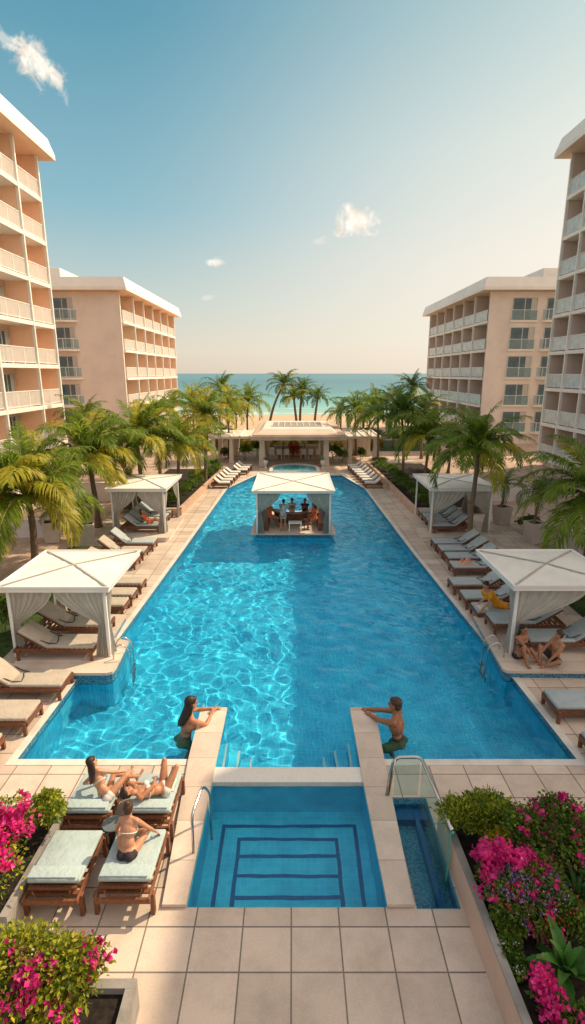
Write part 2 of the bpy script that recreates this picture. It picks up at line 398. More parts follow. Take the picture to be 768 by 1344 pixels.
# water: rippled sheets of refracting water
def watermat(name, col):
    k = N(name); k.t.nodes.remove(k.p)
    g = k.n('ShaderNodeBsdfGlass'); g.inputs['IOR'].default_value = 1.33; g.inputs['Roughness'].default_value = 0; g.inputs['Color'].default_value = (*col, 1)
    k.l(g.outputs[0], k.out.inputs[0]); return k.m
M['water'] = watermat('pool_water', (.74, .95, 1.0))
wr = np.random.default_rng(3)
WAVES = [(lam, wr.uniform(0, 2*PI), wr.uniform(0, 2*PI)) for lam in np.exp(wr.uniform(math.log(.20), math.log(1.25), 80))]
def ripples(X, Y, amp, rings=()):
    Z = np.zeros_like(X)
    wx = X + .12*np.sin(1.7*Y+.6*X); wy = Y + .12*np.sin(1.9*X-.4*Y)
    for lam, a, p in WAVES:
        k = 2*PI/lam; Z += amp*lam**1.0*np.sin(k*(wx*math.cos(a)+wy*math.sin(a))+p)
    for rx, ry, ra in rings:
        d = np.hypot(X-rx, Y-ry); Z += ra*np.sin(2*PI*d/.19)*np.exp(-d/.55)*np.clip((d-.1)*6, 0, 1)
    return Z
def water_sheet(name, rows_left, rows_right, y0, y1, z, amp, step, label, rings=(), extra=None):
    mb = MB(); ny = int((y1-y0)/step)+1
    def patch(ya, yb, L, Rr):
        ny = max(2, int((yb-ya)/step)+1); nx = max(2, int((Rr((ya+yb)/2)-L((ya+yb)/2))/step)+1)
        ys = np.linspace(ya, yb, ny); u = np.linspace(0, 1, nx)
        X = np.stack([L(y)+(Rr(y)-L(y))*u for y in ys]); Y = np.repeat(ys[:, None], nx, 1)
        Z = ripples(X, Y, amp, rings)+z
        idx = np.arange(nx*ny).reshape(ny, nx)
        f = np.stack([idx[:-1, :-1], idx[:-1, 1:], idx[1:, 1:], idx[1:, :-1]], -1).reshape(-1, 4)
        mb.add(np.stack([X.ravel(), Y.ravel(), Z.ravel()], 1).tolist(), f.tolist())
    fl = lambda y: float(np.interp(y, [a for a, b in rows_left], [b for a, b in rows_left]))
    fr = lambda y: float(np.interp(y, [a for a, b in rows_right], [b for a, b in rows_right]))
    patch(y0, y1, fl, fr)
    if extra: patch(extra[0], extra[1], lambda y: extra[2], lambda y: extra[3])
    o = mb.build(name, M['water'], smooth=True); o['kind'] = 'structure'; o.cycles.is_caustics_caster = True
    return o
water_sheet('pool_water', POOL_L, POOL_R, 8.5, 37.2, -.10, .0021, .04, '', [(2.1, 9.35, .0035), (-2.2, 9.45, .0025)], (8.27, 8.499, XW0, XW1))
water_sheet('spa_water', [(5.64, -1.43), (7.9, -1.41)], [(5.64, 1.28), (7.9, 1.24)], 5.64, 7.9, -.055, .0004, .025, '')

# raised divider walls, weir, steps
for sx, x0, x1, lab in ((-1, -1.96, -1.43, 'left beige tiled divider wall running from the plunge pool into the main pool'), (1, 1.26, 1.73, 'right beige tiled divider wall running from the plunge pool into the main pool')):
    t = thing('pool_wall', lab, 'wall', ((x0+x1)/2, 7.8, 0))
    xa, xb = x0-(x0+x1)/2, x1-(x0+x1)/2
    if sx < 0: poly = [(xa+.2, -2.17), (xb-.005, -2.17), (xb+.015, .1), (xb+.03, 2.22), (xa, 2.22), (xa+.02, .7)]
    else: poly = [(xa+.02, -2.17), (xb-.09, -2.17), (xb-.02, .7), (xb+.03, 2.22), (xa-.03, 2.22), (xa-.02, .1)]
    MB().prism(poly, .014, .065).build('wall_cap', M['coping'], t)
    o = MB().box(xa+.035, xb-.03, .44, 2.19, -1.34, .014).build('wall_body', M['basin'], t); o.cycles.is_caustics_receiver = True
t = thing('pool_weir', 'white mosaic spillway strip between the plunge pool and the main pool', 'spillway', (-.09, 8.08, 0))
MB().box(-1.33, 1.35, -.185, .185, .004, .035, 0, .008).build('mosaic_strip', M['weir'], t)
o = MB().box(-1.33, 1.33, -.182, -.172, -.09, .004).build('lower_lip', M['copingwhite'], t)
for sx, lab in ((-1, 'left flight of submerged turquoise steps beside the white spillway'), (1, 'right flight of submerged turquoise steps beside the white spillway')):
    t = thing('pool_steps', lab, 'steps', (sx*1.0-.1, 8.6, -1.34))
    for k in range(3):
        xa = sx*(.42-.24*k)
        o = MB().box(xa, xa-sx*.235, -.32, .55, 0, 1.12-.27*k, 0, .012).build('tread', M['spatile'], t); o.cycles.is_caustics_receiver = True
        o2 = MB().box(xa-sx*.19, xa-sx*.232, -.32, .55, 1.122-.27*k, 1.126-.27*k).build('nosing', M['weir'], o); o2.cycles.is_caustics_receiver = True
# shallow channel
mb = MB(); n = 4
for i in range(n):
    a, b = CHAN[i], CHAN[(i+1) % n]; mb.add([(*a, .009), (*b, .009), (*b, -.42), (*a, -.42)], [(0, 1, 2, 3)])
mb.add([(*p, -.42) for p in CHAN], [(0, 1, 2, 3)])
mb.box(2.03, 2.10, 5.63, 7.4, -.42, -.16, 1)
mb.box(1.69, 2.26, 7.28, 7.54, -.42, -.2, 1)
o = mb.build('channel_basin', [M['chanblue'], M['lineblue']]); o['kind'] = 'structure'; o.cycles.is_caustics_receiver = True
water_sheet('channel_water', [(5.62, 1.68), (7.55, 1.68)], [(5.62, 2.27), (7.55, 2.27)], 5.62, 7.55, -.11, .0004, .03, '')

# beach and sea
mb = MB()
ys = [58, 70, 82, 95, 110, 125, 150]; zs = [-.03, -.05, -.3, -.65, -1.05, -1.6, -3.2]
mb.add([(x, y, z + (.12*math.sin(x*.21+y) if 60 < y < 100 else 0)) for y, z in zip(ys, zs) for x in np.linspace(-400, 400, 161)],
       [(i*161+j, i*161+j+1, (i+1)*161+j+1, (i+1)*161+j) for i in range(6) for j in range(160)])
o = mb.build('beach', M['sand'], smooth=True); o['kind'] = 'structure'
def seamat():
    k = N('sea_water'); sep = k.n('ShaderNodeSeparateXYZ'); k.l(k.obj(), sep.inputs[0]); y = sep.outputs['Y']
    y2 = k.math('ADD', y, k.math('MULTIPLY', k.math('SUBTRACT', k.noise(.035), .5), 34.0))
    base = k.ramp(k.math('DIVIDE', k.math('SUBTRACT', y, 100), 900), [(0, lin((.60, .74, .70))), (.05, lin((.44, .65, .66))), (.16, lin((.36, .53, .57))), (.5, lin((.33, .49, .55))), (1, lin((.37, .52, .57)))])  # lighter far end: horizon haze painted into the sea colour
    mp = k.n('ShaderNodeMapping'); mp.inputs['Scale'].default_value = (.02, .3, 1); k.l(k.obj(), mp.inputs['Vector'])
    st = k.ramp(k.noise(1.0, mp.outputs[0], 5, .7), [(.4, (.88, .9, .9)), (.65, (1.1, 1.1, 1.1))])
    base = k.mix(1.0, base, st, 'MULTIPLY')
    mp2 = k.n('ShaderNodeMapping'); mp2.inputs['Scale'].default_value = (.05, .5, 1); k.l(k.obj(), mp2.inputs['Vector'])
    fm = k.noise(.5, mp2.outputs[0], 6, .7, 1.0)
    near = k.ramp(k.math('DIVIDE', k.math('SUBTRACT', y2, 96), 90), [(0, (1, 1, 1)), (.12, (.8, .8, .8)), (.25, (.15, .15, .15)), (.4, (.45, .45, .45)), (.5, (.05, .05, .05)), (.8, (.0, .0, .0))])
    foam = k.math('GREATER_THAN', k.math('ADD', fm, k.math('MULTIPLY', near, .5)), .78)
    k.l(k.mix(foam, base, (.75, .76, .72)), k.p.inputs['Base Color'])
    k.p.inputs['Roughness'].default_value = .45; k.p.inputs['Specular IOR Level'].default_value = .12
    k.bump(k.noise(.8, mp2.outputs[0], 4), .3, .4); return k.m
mb = MB(); mb.add([(-20000, 80, -1.0), (20000, 80, -1.0), (20000, 20000, -1.0), (-20000, 20000, -1.0)], [(0, 1, 2, 3)])
o = mb.build('sea', seamat()); o['kind'] = 'structure'

# ------------------------------------------------------------------ buildings
_railcache = {}
def railing_mesh(length, glass):
    key = (round(length, 2), glass)
    if key in _railcache: return _railcache[key]
    mb = MB(); h = 1.02
    mb.box(-.035, .035, 0, length, h-.05, h, 0)
    mb.box(-.02, .02, 0, length, .08, .12, 0)
    n = max(2, round(length/1.45))
    for i in range(n+1):
        y = .03+(length-.06)*i/n; mb.box(-.026, .026, y-.026, y+.026, 0, h-.05, 0)
    if glass:
        mb.box(-.008, .008, .03, length-.03, .12, h-.05, 1)
    else:
        k = int(length/.095)
        for i in range(1, k):
            y = length*i/k; mb.box(-.009, .009, y-.021, y+.021, .12, h-.05, 0)
    me = mb.mesh('railing', [M['rail'], M['frost']]); _railcache[key] = me; return me
_doorcache = {}
def door_meshes(w, h):
    key = (round(w, 2), round(h, 2))
    if key not in _doorcache:
        fr = MB()
        fr.box(-.05, .05, -w/2, w/2, h-.07, h); fr.box(-.05, .05, -w/2, w/2, 0, .05)
        for y in (-w/2, -.035, w/2-.07): fr.box(-.052, .052, y, y+.07, .05, h-.07)
        pn = MB(); pn.box(-.012, .012, -w/2+.06, w/2-.06, .05, h-.06)
        cu = MB(); cu.box(.014, .02, w/2-.07-w*.22, w/2-.08, .06, h-.08)
        _doorcache[key] = (fr.mesh('window', M['winframe']), pn.mesh('pane', M['glass']), cu.mesh('curtain', M['drape']))
    return _doorcache[key]
def window(parent, x, y, z, rotz, w, h):
    f, p, c = door_meshes(w, h)
    o = inst('window', f, parent, (x, y, z), (0, 0, rotz)); inst('pane', p, o); inst('curtain', c, o); return o

def wing(name, label, xf, d, y0, y1, slabs, soffit, top, bays, glass, solid_ends=(False, False), depth=13, doors=None, front=None, wall='peach', bd=1.55):
    """a balcony wing; xf the balcony edge, d the side the balconies face (+1 / -1)"""
    root = thing(name, label, 'building', (xf, y0, 0))
    L = y1-y0; xb = -d*bd                                   # back wall plane of the balconies
    X = lambda a: a*d
    mb = MB(); mb.box(xb, -d*depth, .02, L-.02, -1.0, soffit, 0)
    mb.build('wall', M[wall], root)
    for e, yy in ((0, 0), (1, L)):
        if solid_ends[e]:
            s = 1 if e == 0 else -1
            MB().box(-d*.12, -d*(depth+.02), yy-.02*s, yy+.24*s, -1.0, soffit-.005).build('end_wall', M['beige'], root)
    # roof with a sloping white fascia
    ov, oy = .85, .9
    mb = MB()
    xo, xi, xe = d*ov, -d*.05, -d*(depth+.8)
    z0, z1 = soffit, top
    def ring(e, z): return [(xo+d*e, -oy-e, z), (xo+d*e, L+oy+e, z), (xe-d*e, L+oy+e, z), (xe-d*e, -oy-e, z)]
    rr = ring(0, z0+.02)+ring(.0, z0+.30)+ring(-.28, z1)+ring(-.6, z1)+ring(-.6, z1-.3)
    fs = []
    for k in range(4): fs += [(4*k+i, 4*k+(i+1) % 4, 4*k+4+(i+1) % 4, 4*k+4+i) for i in range(4)]
    fs += [(16, 17, 18, 19)]; ms = [0]*16+[1]
    b = len(mb.v); mb.v += rr; mb.f += fs; mb.m += ms
    mb.add(ring(0, z0+.02), [(3, 2, 1, 0)], 2)
    mb.build('roof', [M['white'], M['roofdark'], M[wall]], root)
    # floors
    for k, z in enumerate(slabs):
        b = MB().box(-d*(bd-.002), d*.06, (-.03 if not solid_ends[0] else .26), L+(.03 if not solid_ends[1] else -.26), z-.24, z).build('balcony', M['white'], root)
        for i in range(len(bays)-1):
            a0 = bays[i]-y0+.07; a1 = bays[i+1]-y0-.07
            inst('railing', railing_mesh(a1-a0, glass), b, (-d*.05, a0, z))
        for e, yy in ((0, .03), (1, L-.03)):
            if not solid_ends[e]:
                inst('railing', railing_mesh(bd-.25, glass), b, (-d*.12, yy, z), (0, 0, PI/2 if d > 0 else -PI/2))
        zt = (slabs[k+1]-.24 if k+1 < len(slabs) else soffit)
        for i in range(len(bays)-1):
            mid = (bays[i]+bays[i+1])/2-y0; ww = bays[i+1]-bays[i]
            if ww < 3.3 and not front: continue
            window(root, xb+d*.055, mid+ww*.22, z+.01, 0 if d > 0 else PI, min(1.9, ww*.5), 2.05)
    for yb in bays:
        yy = yb-y0
        if (yb == bays[0] and solid_ends[0]) or (yb == bays[-1] and solid_ends[1]): continue
        yy = min(max(yy, .07), L-.07)
        mb = MB()
        for k, z in enumerate(slabs):
            zt = (slabs[k+1]-.243 if k+1 < len(slabs) else soffit+.01)
            mb.box(-d*(bd-.004), -d*.10, yy-.05, yy+.05, z+.002, zt)
        mb.build('partition', M[wall], root)
        MB().box(-d*.10, d*.085, yy-.065, yy+.065, slabs[0]-.5, soffit+.015).build('post', M['white'], root)
    return root
TS_L = [-.32+2.63*k for k in range(8)]
wing('hotel_wing', 'tall peach hotel wing on the left with white slatted balconies', -16.5, 1, 22.0, 39.0, TS_L, 20.55, 21.75, [22.0, 26.6, 31.2, 35.85, 39.0], False)
TS_R = [.70+2.62*k for k in range(8)]
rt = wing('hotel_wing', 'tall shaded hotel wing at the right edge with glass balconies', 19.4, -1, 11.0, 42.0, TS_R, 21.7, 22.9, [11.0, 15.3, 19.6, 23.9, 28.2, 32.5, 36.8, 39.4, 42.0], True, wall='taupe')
MB().box(.75, 11, .5, 10.6, 22.7, 27.5, 0, .05).build('roof_shade_block', M['white'], rt)  # unseen block added on the roof to cast shade over the foreground
MB().box(.35, 1.6, .3, 30.8, -1, .45).build('plinth', M['beige'], rt)
FS = [1.2+2.7*k for k in range(5)]
def block_front(root, d, cols, wx):
    for (xa, xb, bal) in cols:
        w = abs(xb-xa); xm = (xa+xb)/2-wx
        for z in FS:
            window(root, xm, -.03, z+.03, -PI/2, w, 2.05)
            if bal:
                m = MB(); pts = [(xm-w/2-.35, -.022)]
                for i in range(9):
                    a = PI+PI*i/8; pts.append((xm+(w/2+.35)*math.cos(a), -.022+.75*math.sin(a)))
                m.prism(pts[1:], z-.18, z)
                b = m.build('balcony', M['white'], root)
                mr = MB(); arc = [(xm+(w/2+.3)*math.cos(PI+PI*i/8), -.022+.70*math.sin(PI+PI*i/8)) for i in range(9)]
                for i in range(8):
                    mr.bar((*arc[i], z+.98), (*arc[i+1], z+.98), .05, .05); mr.bar((*arc[i], z+.1), (*arc[i+1], z+.1), .03, .03)
                    p, q = Vector(arc[i]), Vector(arc[i+1])
                    mr.add([(p.x, p.y, z+.12), (q.x, q.y, z+.12), (q.x, q.y, z+.95), (p.x, p.y, z+.95)], [(0, 1, 2, 3)], 1)
                for i in range(0, 9, 2): mr.bar((*arc[i], z), (*arc[i], z+.98), .04, .04)
                mr.build('railing', [M['rail'], M['blueglass']], b)
            else:
                b = MB().box(xm-w/2-.12, xm+w/2+.12, -.16, -.022, z-.14, z).build('sill', M['white'], root)
                mr = MB(); mr.box(xm-w/2-.08, xm+w/2+.08, -.14, -.10, .93+z, .97+z); mr.box(xm-w/2-.05, xm+w/2+.05, -.125, -.115, z+.04, z+.93, 1)
                for xx in (xm-w/2-.06, xm, xm+w/2+.06): mr.box(xx-.02, xx+.02, -.14, -.10, z, z+.93)
                mr.build('railing', [M['rail'], M['blueglass']], b)
bays = [55.26+ (78.7-55.26)*i/6 for i in range(7)]
rt = wing('hotel_block', 'five storey beige hotel block behind the tall wing on the left', -16.6, 1, 55.0, 79.0, FS, 14.65, 15.85, bays, False, (True, False), 14, front=True)
block_front(rt, 1, [(-23.3, -21.3, True)], -16.6)
MB().box(-14, -6.2, 1.5, 20, 15.7, 17.0, 0, .04).build('roof_penthouse', M['white'], rt)
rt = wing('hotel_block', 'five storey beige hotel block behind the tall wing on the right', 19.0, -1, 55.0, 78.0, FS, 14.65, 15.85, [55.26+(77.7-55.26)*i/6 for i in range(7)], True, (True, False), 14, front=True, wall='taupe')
block_front(rt, -1, [(21.3, 23.7, False), (24.6, 26.6, True)], 19.0)
MB().box(5.6, 14, 1.5, 18, 15.7, 17.0, 0, .04).build('roof_penthouse', M['white'], rt)

# ------------------------------------------------------------------ cabanas
def curtain_mb(a, b, tie, bot, ztop, ztie, zbot, nf=9, spread=.34, seed=0):
    """a hanging curtain: a..b the top edge (a at the post), gathered at tie, falling to bot"""
    a, b, tie, bot = (Vector((*p, 0)) for p in (a, b, tie, bot)); d = (b-a).normalized(); nrm = Vector((-d.y, d.x, 0))
    r = random.Random(seed); ph = [r.uniform(0, 6.28) for _ in range(4)]
    ns, nt = 72, 30; mb = MB(); vs = []
    for j in range(nt+1):
        t = j/nt
        for i in range(ns+1):
            s = i/ns
            top = a.lerp(b, s)
            gw = .13
            tp = tie + d*((s-.35)*gw)
            bp = bot + d*((s-.4)*spread)
            if t < .62:
                q = t/.62; w_ = q**(1.25+.9*s); z = ztop+(ztie-ztop)*(q + .10*math.sin(PI*q)*(-s))
                p = top.lerp(tp, w_*w_*(3-2*w_)*.5+w_*.5); amp = .035*(1-.55*q)
            else:
                q = (t-.62)/.38; e = q**.7; p = tp.lerp(bp, e); z = ztie+(zbot-ztie)*q; amp = .02+.035*q
            off = amp*(math.sin(2*PI*nf*s+ph[0]+.5*math.sin(4*t+ph[1])) + .45*math.sin(2*PI*nf*2.3*s+ph[2]))
            p = p + nrm*off; vs.append((p.x, p.y, z))
    fs = [(j*(ns+1)+i, j*(ns+1)+i+1, (j+1)*(ns+1)+i+1, (j+1)*(ns+1)+i) for j in range(nt) for i in range(ns)]
    mb.add(vs, fs); return mb
def cabana(name, label, x0, x1, y0, y1, zr, plat, platmosaic, curt, cmat, apex=.075, seams=True, ztie=.85, zp=.2, skip=None, pin=1.0, fh=.13):
    cx, cy = (x0+x1)/2, (y0+y1)/2; t = thing(name, label, 'cabana', (cx, cy, 0))
    hx, hy = (x1-x0)/2, (y1-y0)/2
    # platform
    pts = [(p[0]-cx, p[1]-cy) for p in plat]
    n = len(pts); gx = sum(p[0] for p in pts)/n; gy = sum(p[1] for p in pts)/n
    ins = [(gx+(p[0]-gx)*.975*pin, gy+(p[1]-gy)*.975*pin) for p in pts]
    pb = MB().prism(pts, zp-.07, zp).build('platform', M['coping'], t)
    o = MB().prism(ins, -.16 if platmosaic else -.05, zp-.07).build('plinth', M['mosaicblue'] if platmosaic else M['beige'], pb); o.cycles.is_caustics_receiver = True
    if platmosaic:
        o = MB().prism(ins, -1.34, -.16).build('footing', M['basin'], pb); o.cycles.is_caustics_receiver = True
    # canopy: fascia frame + shallow pyramid of canvas
    mb = MB()
    for (a, b, c, d2) in ((-hx, hx, -hy, -hy+.05), (-hx, hx, hy-.05, hy), (-hx, -hx+.05, -hy+.05, hy-.05), (hx-.05, hx, -hy+.05, hy-.05)):
        mb.box(a, b, c, d2, zr-fh, zr)
    mb.build('canopy_frame', M['white'], t)
    mb = MB(); e = .03; K = 8; vs = []
    for j in range(K+1):
        for i in range(K+1):
            u, v = -1+2*i/K, -1+2*j/K; m_ = max(abs(u), abs(v)); sag = -.03*math.sin(PI*m_)*(1-abs(abs(u)-abs(v)))
            vs.append((u*(hx-.055), v*(hy-.055), zr+.004-.02*(m_ > .99)+apex*(1-m_)+sag*(.4+.6*abs(abs(u)-abs(v)))))
    mb.add(vs, [(j*(K+1)+i, j*(K+1)+i+1, (j+1)*(K+1)+i+1, (j+1)*(K+1)+i) for j in range(K) for i in range(K)])
    cn = mb.build('canopy', M['canvas'], t)
    mb = MB()
    for sx in (-1, 1):
        for sy in (-1, 1):
            mb.bar((sx*(hx-.06), sy*(hy-.06), zr+.012), (0, 0, zr+apex+.012), .045, .02)
    if seams: mb.build('seam', M['canvasgrey'], cn)
    rb = .03
    mb = MB()
    for (a, b, c, d2) in ((-hx-rb, hx+rb, -hy-rb, -hy), (-hx-rb, hx+rb, hy, hy+rb), (-hx-rb, -hx, -hy, hy), (hx, hx+rb, -hy, hy)):
        mb.box(a, b, c, d2, zr-.02, zr+.025)
    mb.build('rim', M['white'], t)
    px, py = hx-.17, hy-.17
    for sx in (-1, 1):
        for sy in (-1, 1):
            if (sx, sy) == skip: continue
            MB().box(sx*px-.036, sx*px+.036, sy*py-.036, sy*py+.036, zp, zr-.02, 0, .008).build('post', M['white'], t)
    for k, (ax, ay, bx, by) in enumerate(curt):
        A = (ax*px, ay*py); B = (bx*px, by*py); dd = Vector((B[0]-A[0], B[1]-A[1], 0)).normalized()
        tie = (A[0]+dd.x*.10, A[1]+dd.y*.10); bot = (A[0]+dd.x*.12, A[1]+dd.y*.12)
        o = curtain_mb(A, B, tie, bot, zr-.08, zp+ztie, zp+.02, 7+k % 3, seed=k+int(abs(x0)*10)).build('curtain', cmat, t, smooth=True)
    return t
# curtain fraction: from the post (first pair) toward a point on the same side (second pair)
cur_near = [(-1, -1, -.08, -1), (1, -1, -.06, -1), (-1, 1, -.45, 1), (-1, -1, -1, -.3), (1, -1, 1, -.62)]
P1 = [(-6.75, 11.15), (-4.36, 11.15), (-4.25, 11.22), (-4.22, 11.4), (-4.30, 12.7), (-4.80, 12.9), (-4.85, 14.3), (-6.85, 14.3)]
cabana('cabana', 'sunlit cream cabana at the left pool edge in the foreground', -7.02, -4.36, 11.75, 14.45, 2.1, P1, True, cur_near, M['curtain'], skip=(1, 1))
P2 = [(5.06, 11.25), (8.2, 11.2), (8.2, 14.2), (5.25, 14.2), (5.0, 11.35)]
cabana('cabana', 'shaded white cabana at the right pool edge with a seated couple', 5.28, 8.0, 11.85, 14.5, 2.1, P2, True, [(-1, -1, .45, -1), (1, -1, .75, -1), (-1, -1, -1, -.62), (1, 1, .5, 1)], M['curtain'], skip=(-1, 1))
cabana('cabana', 'sunlit cream cabana under palms farther along the left deck', -8.0, -5.42, 22.3, 25.6, 2.22, [(-7.9, 21.8), (-5.4, 21.8), (-5.3, 22.0), (-5.35, 25.4), (-7.9, 25.4)], False, [(-1, -1, -.05, -1), (1, -1, .0, -1), (1, 1, 1, .3), (1, -1, 1, -.5), (-1, 1, -.5, 1)], M['curtain'])
cabana('cabana', 'shaded white cabana behind a palm trunk along the right deck', 5.92, 8.8, 22.4, 25.75, 2.22, [(5.55, 21.9), (8.7, 21.9), (8.7, 25.5), (5.6, 25.5)], False, [(-1, -1, .15, -1), (1, -1, .1, -1), (-1, -1, -1, -.6), (1, 1, 1, .3), (1, 1, .5, 1)], M['curtain'])
cb = cabana('bar_cabana', 'white canopied bar pavilion standing in the middle of the pool', -1.72, 1.80, 22.3, 26.6, 2.12, [(-1.85, 22.5), (1.92, 22.5), (1.86, 26.5), (-1.78, 26.5)], True, [(-1, -1, -.36, -1), (1, -1, .36, -1), (-1, -1, -1, -.5), (1, -1, 1, -.5), (-1, 1, -.6, 1), (1, 1, .6, 1)], M['curtaingreen'], .008, True, .95, .17, None, .9, .10)

# bar fittings (rest on the platform)
def arc_wall(mb, cx, cy, r0, r1, a0, a1, z0, z1, n=16, m=0):
    for i in range(n):
        a, b = R(a0+(a1-a0)*i/n), R(a0+(a1-a0)*(i+1)/n)
        p = [(cx+r*math.cos(t)*1.0, cy+r*math.sin(t)*.9) for t, r in ((a, r0), (a, r1), (b, r1), (b, r0))]
        mb.prism(p if a1 < a0 else p, z0, z1, m)
t = thing('bar_counter', 'curved dark timber bar counter inside the pool bar', 'bar', (.06, 24.9, .17))
mb = MB(); arc_wall(mb, 0, 0, .75, .95, 180, 360, 0, .47); mb.build('counter_front', M['woodfar'], t)
mb = MB(); arc_wall(mb, 0, 0, .68, 1.08, 180, 360, .472, .52); mb.build('counter_top', M['wood'], t)
for sx, lab in ((-1, 'dark timber bench along the left side of the pool bar'), (1, 'dark timber bench along the right side of the pool bar')):
    t = thing('bar_bench', lab, 'bench', (.04+sx*1.33, 24.1, .17))
    MB().box(-.22, .22, -1.2, 1.3, 0, .36, 0, .02).build('seat', M['wood'], t)
    MB().box(sx*.225, sx*.28, -1.2, 1.3, 0, .72, 0, .015).build('backrest', M['woodfar'], t)
t = thing('bar_table', 'small white table at the front of the pool bar', 'table', (.12, 22.98, .17))
MB().box(-.3, .3, -.2, .2, .36, .40, 0, .008).build('table_top', M['white'], t)
for sx in (-1, 1):
    for sy in (-1, 1): MB().box(sx*.26-.02, sx*.26+.02, sy*.16-.02, sy*.16+.02, 0, .36).build('leg', M['white'], t)
def stool(lab, x, y):
    t = thing('bar_stool', lab, 'stool', (x, y, .17), 0, 'stools at the pool bar')
    MB().lathe([(.15, .42), (.16, .45), (.14, .48)], 14).build('seat', M['wood'], t)
    for k in range(4):
        a = PI/4+k*PI/2; MB().tube([(.13*math.cos(a), .13*math.sin(a), 0), (.10*math.cos(a), .10*math.sin(a), .42)], .014, 6).build('leg', M['woodfar'], t)
stool('round timber stool beside the small white bar table', .62, 23.15)
stool('round timber stool in front of the bar counter left of the table', -.75, 23.3)

# ------------------------------------------------------------------ loungers
def lounger_cushion(mb, x0, x1, w, z0, z1, b=.03): mb.box(x0, x1, -w/2, w/2, z0, z1, 0, b)
_lproto = {}
def lounger(key, label, loc, rotz, L=1.95, W=.66, back=33, cush='cushbeige', pillow=False, group='wooden sun loungers along the deck', straps=True):
    k = (key, round(L, 2), round(W, 2), back, cush)
    if k in _lproto: return dup(_lproto[k], loc, rotz, label, group)
    t = thing('sun_lounger', label, 'sun lounger', loc, rotz, group); _lproto[k] = t
    xs = -L*.60; zt = .36 if pillow else .30; zb = zt-(.085 if pillow else .10)
    mb = MB()
    for sy in (-1, 1): mb.box(-L, -.0, sy*W/2-.03*(sy > 0), sy*W/2+.03*(sy < 0), zb, zt, 0, .006)
    for x in (-.035, -L+.0): mb.box(x, x+.035, -W/2+.031, W/2-.031, zb+.005, zt-.006)
    n = int(L/.12)
    for i in range(1, n): mb.box(-L*i/n-.03, -L*i/n+.03, -W/2+.031, W/2-.031, zt-.035, zt-.012)
    mb.build('frame', M['wood'], t)
    for x in (-.06, -L+.11):
        for sy in (-1, 1):
            MB().box(x-.035, x+.035, sy*(W/2+.005)-.028, sy*(W/2+.005)+.028, 0, zt-.015, 0, .005).build('leg', M['wood'], t)
    if back:
        mb = MB(); lounger_cushion(mb, xs+.01, -.02, W-.03, zt+.002, zt+.085); mb.build('cushion', M[cush], t, True)
        a = R(back); Mx = Matrix.Translation((xs, 0, zt)) @ Matrix.Rotation(a, 4, 'Y')
        mb = MB(); mb.box(-L*.40, -.005, -W/2+.02, W/2-.02, .012, .09, 0, .03, Mx); b = mb.build('backrest', M[cush], t, True)
        mb = MB()
        for sy in (-1, 1): mb.box(-L*.40, 0, sy*(W/2-.05)-.02, sy*(W/2-.05)+.02, -.03, .008, 0, 0, Mx)
        for q in range(4): mb.box(-L*.4*(q+.6)/4.2-.02, -L*.4*(q+.6)/4.2+.02, -W/2+.06, W/2-.06, -.02, .006, 0, 0, Mx)
        mb.bar((xs-L*.26*math.cos(a), -W*.3, zt+L*.26*math.sin(a)-.02), (xs-L*.30, -W*.3, .25), .03, .03)
        mb.bar((xs-L*.26*math.cos(a), W*.3, zt+L*.26*math.sin(a)-.02), (xs-L*.30, W*.3, .25), .03, .03)
        mb.build('backrest_frame', M['wood'], b)
        if straps:
            mb = MB()
            for sy in (-1, 1):
                pts = [(xs+.22, sy*W*.30, zt+.09), (xs+.06, sy*W*.34, zt+.105), (xs-.10, sy*W*.36, zt+.12+.10*math.tan(a)), (xs-.2, sy*W*.42, zt+.2*math.tan(a)+.06)]
                mb.tube(pts, .012, 5)
            mb.tube([(xs+.24, -W*.3, zt+.092), (xs+.2, 0, zt+.1), (xs+.12, W*.22, zt+.1), (xs+.22, W*.3, zt+.092)], .011, 5)
            mb.build('strap', M['strap'], t)
    else:
        A = Matrix.Translation((-.02, 0, zt)) @ Matrix.Rotation(R(5.5), 4, 'Y')
        mb = MB(); mb.box(-L+.17, 0, -W/2+.015, W/2-.015, .004, .075, 0, .025, A); mb.build('cushion', M[cush], t, True)
        if pillow:
            mb = MB()
            mb.box(-L+.10, -L+.34, -W/2+.03, W/2-.05, .077, .150, 0, .034, A); p = mb.build('pillow', M[cush], t, True)
            mb = MB(); mb.box(-L+.105, -L+.30, -W/2+.035, W/2-.06, .152, .172, 0, .01, A); mb.build('fold', M[cush], p, True)
            mb = MB(); mb.box(-L+.13, -.40, -W/2+.06, -W/2+.10, -.035, .002, 0, 0, A); mb.box(-L+.13, -.40, W/2-.10, W/2-.06, -.035, .002, 0, 0, A); mb.box(-L+.12, -L+.16, -W/2+.05, W/2-.05, -.04, .001, 0, 0, A)
            mb.build('back_support', M['wood'], t)
            mb = MB()
            mb.tube([(-L+.08, -W*.34, zt+.06), (-L+.06, -W*.28, zt-.03), (-L+.06, W*.28, zt-.03), (-L+.08, W*.34, zt+.06)], .012, 6)
            mb.build('head_rail', M['wood'], t)
    return t
G1 = 'loungers with beige cushions on the left deck'
for X, Y, z, b, lab in ((-5.08, 10.7, 0, 33, 'beige lounger just in front of the left foreground cabana, back raised'),
                     (-5.26, 9.52, 0, 33, 'beige lounger second from the foreground on the left deck, nearest the pool corner'),
                     (-5.5, 8.45, 0, 33, 'beige lounger cut off at the left edge of the photo by the pool corner'),
                     (-4.85, 12.05, .2, 33, 'beige lounger at the front inside the left foreground cabana'),
                     (-4.9, 13.2, .2, 33, 'beige lounger at the back inside the left foreground cabana')):
    lounger('a', lab, (X, Y, z), 0, 1.95, .68, b, 'cushbeige', group=G1)
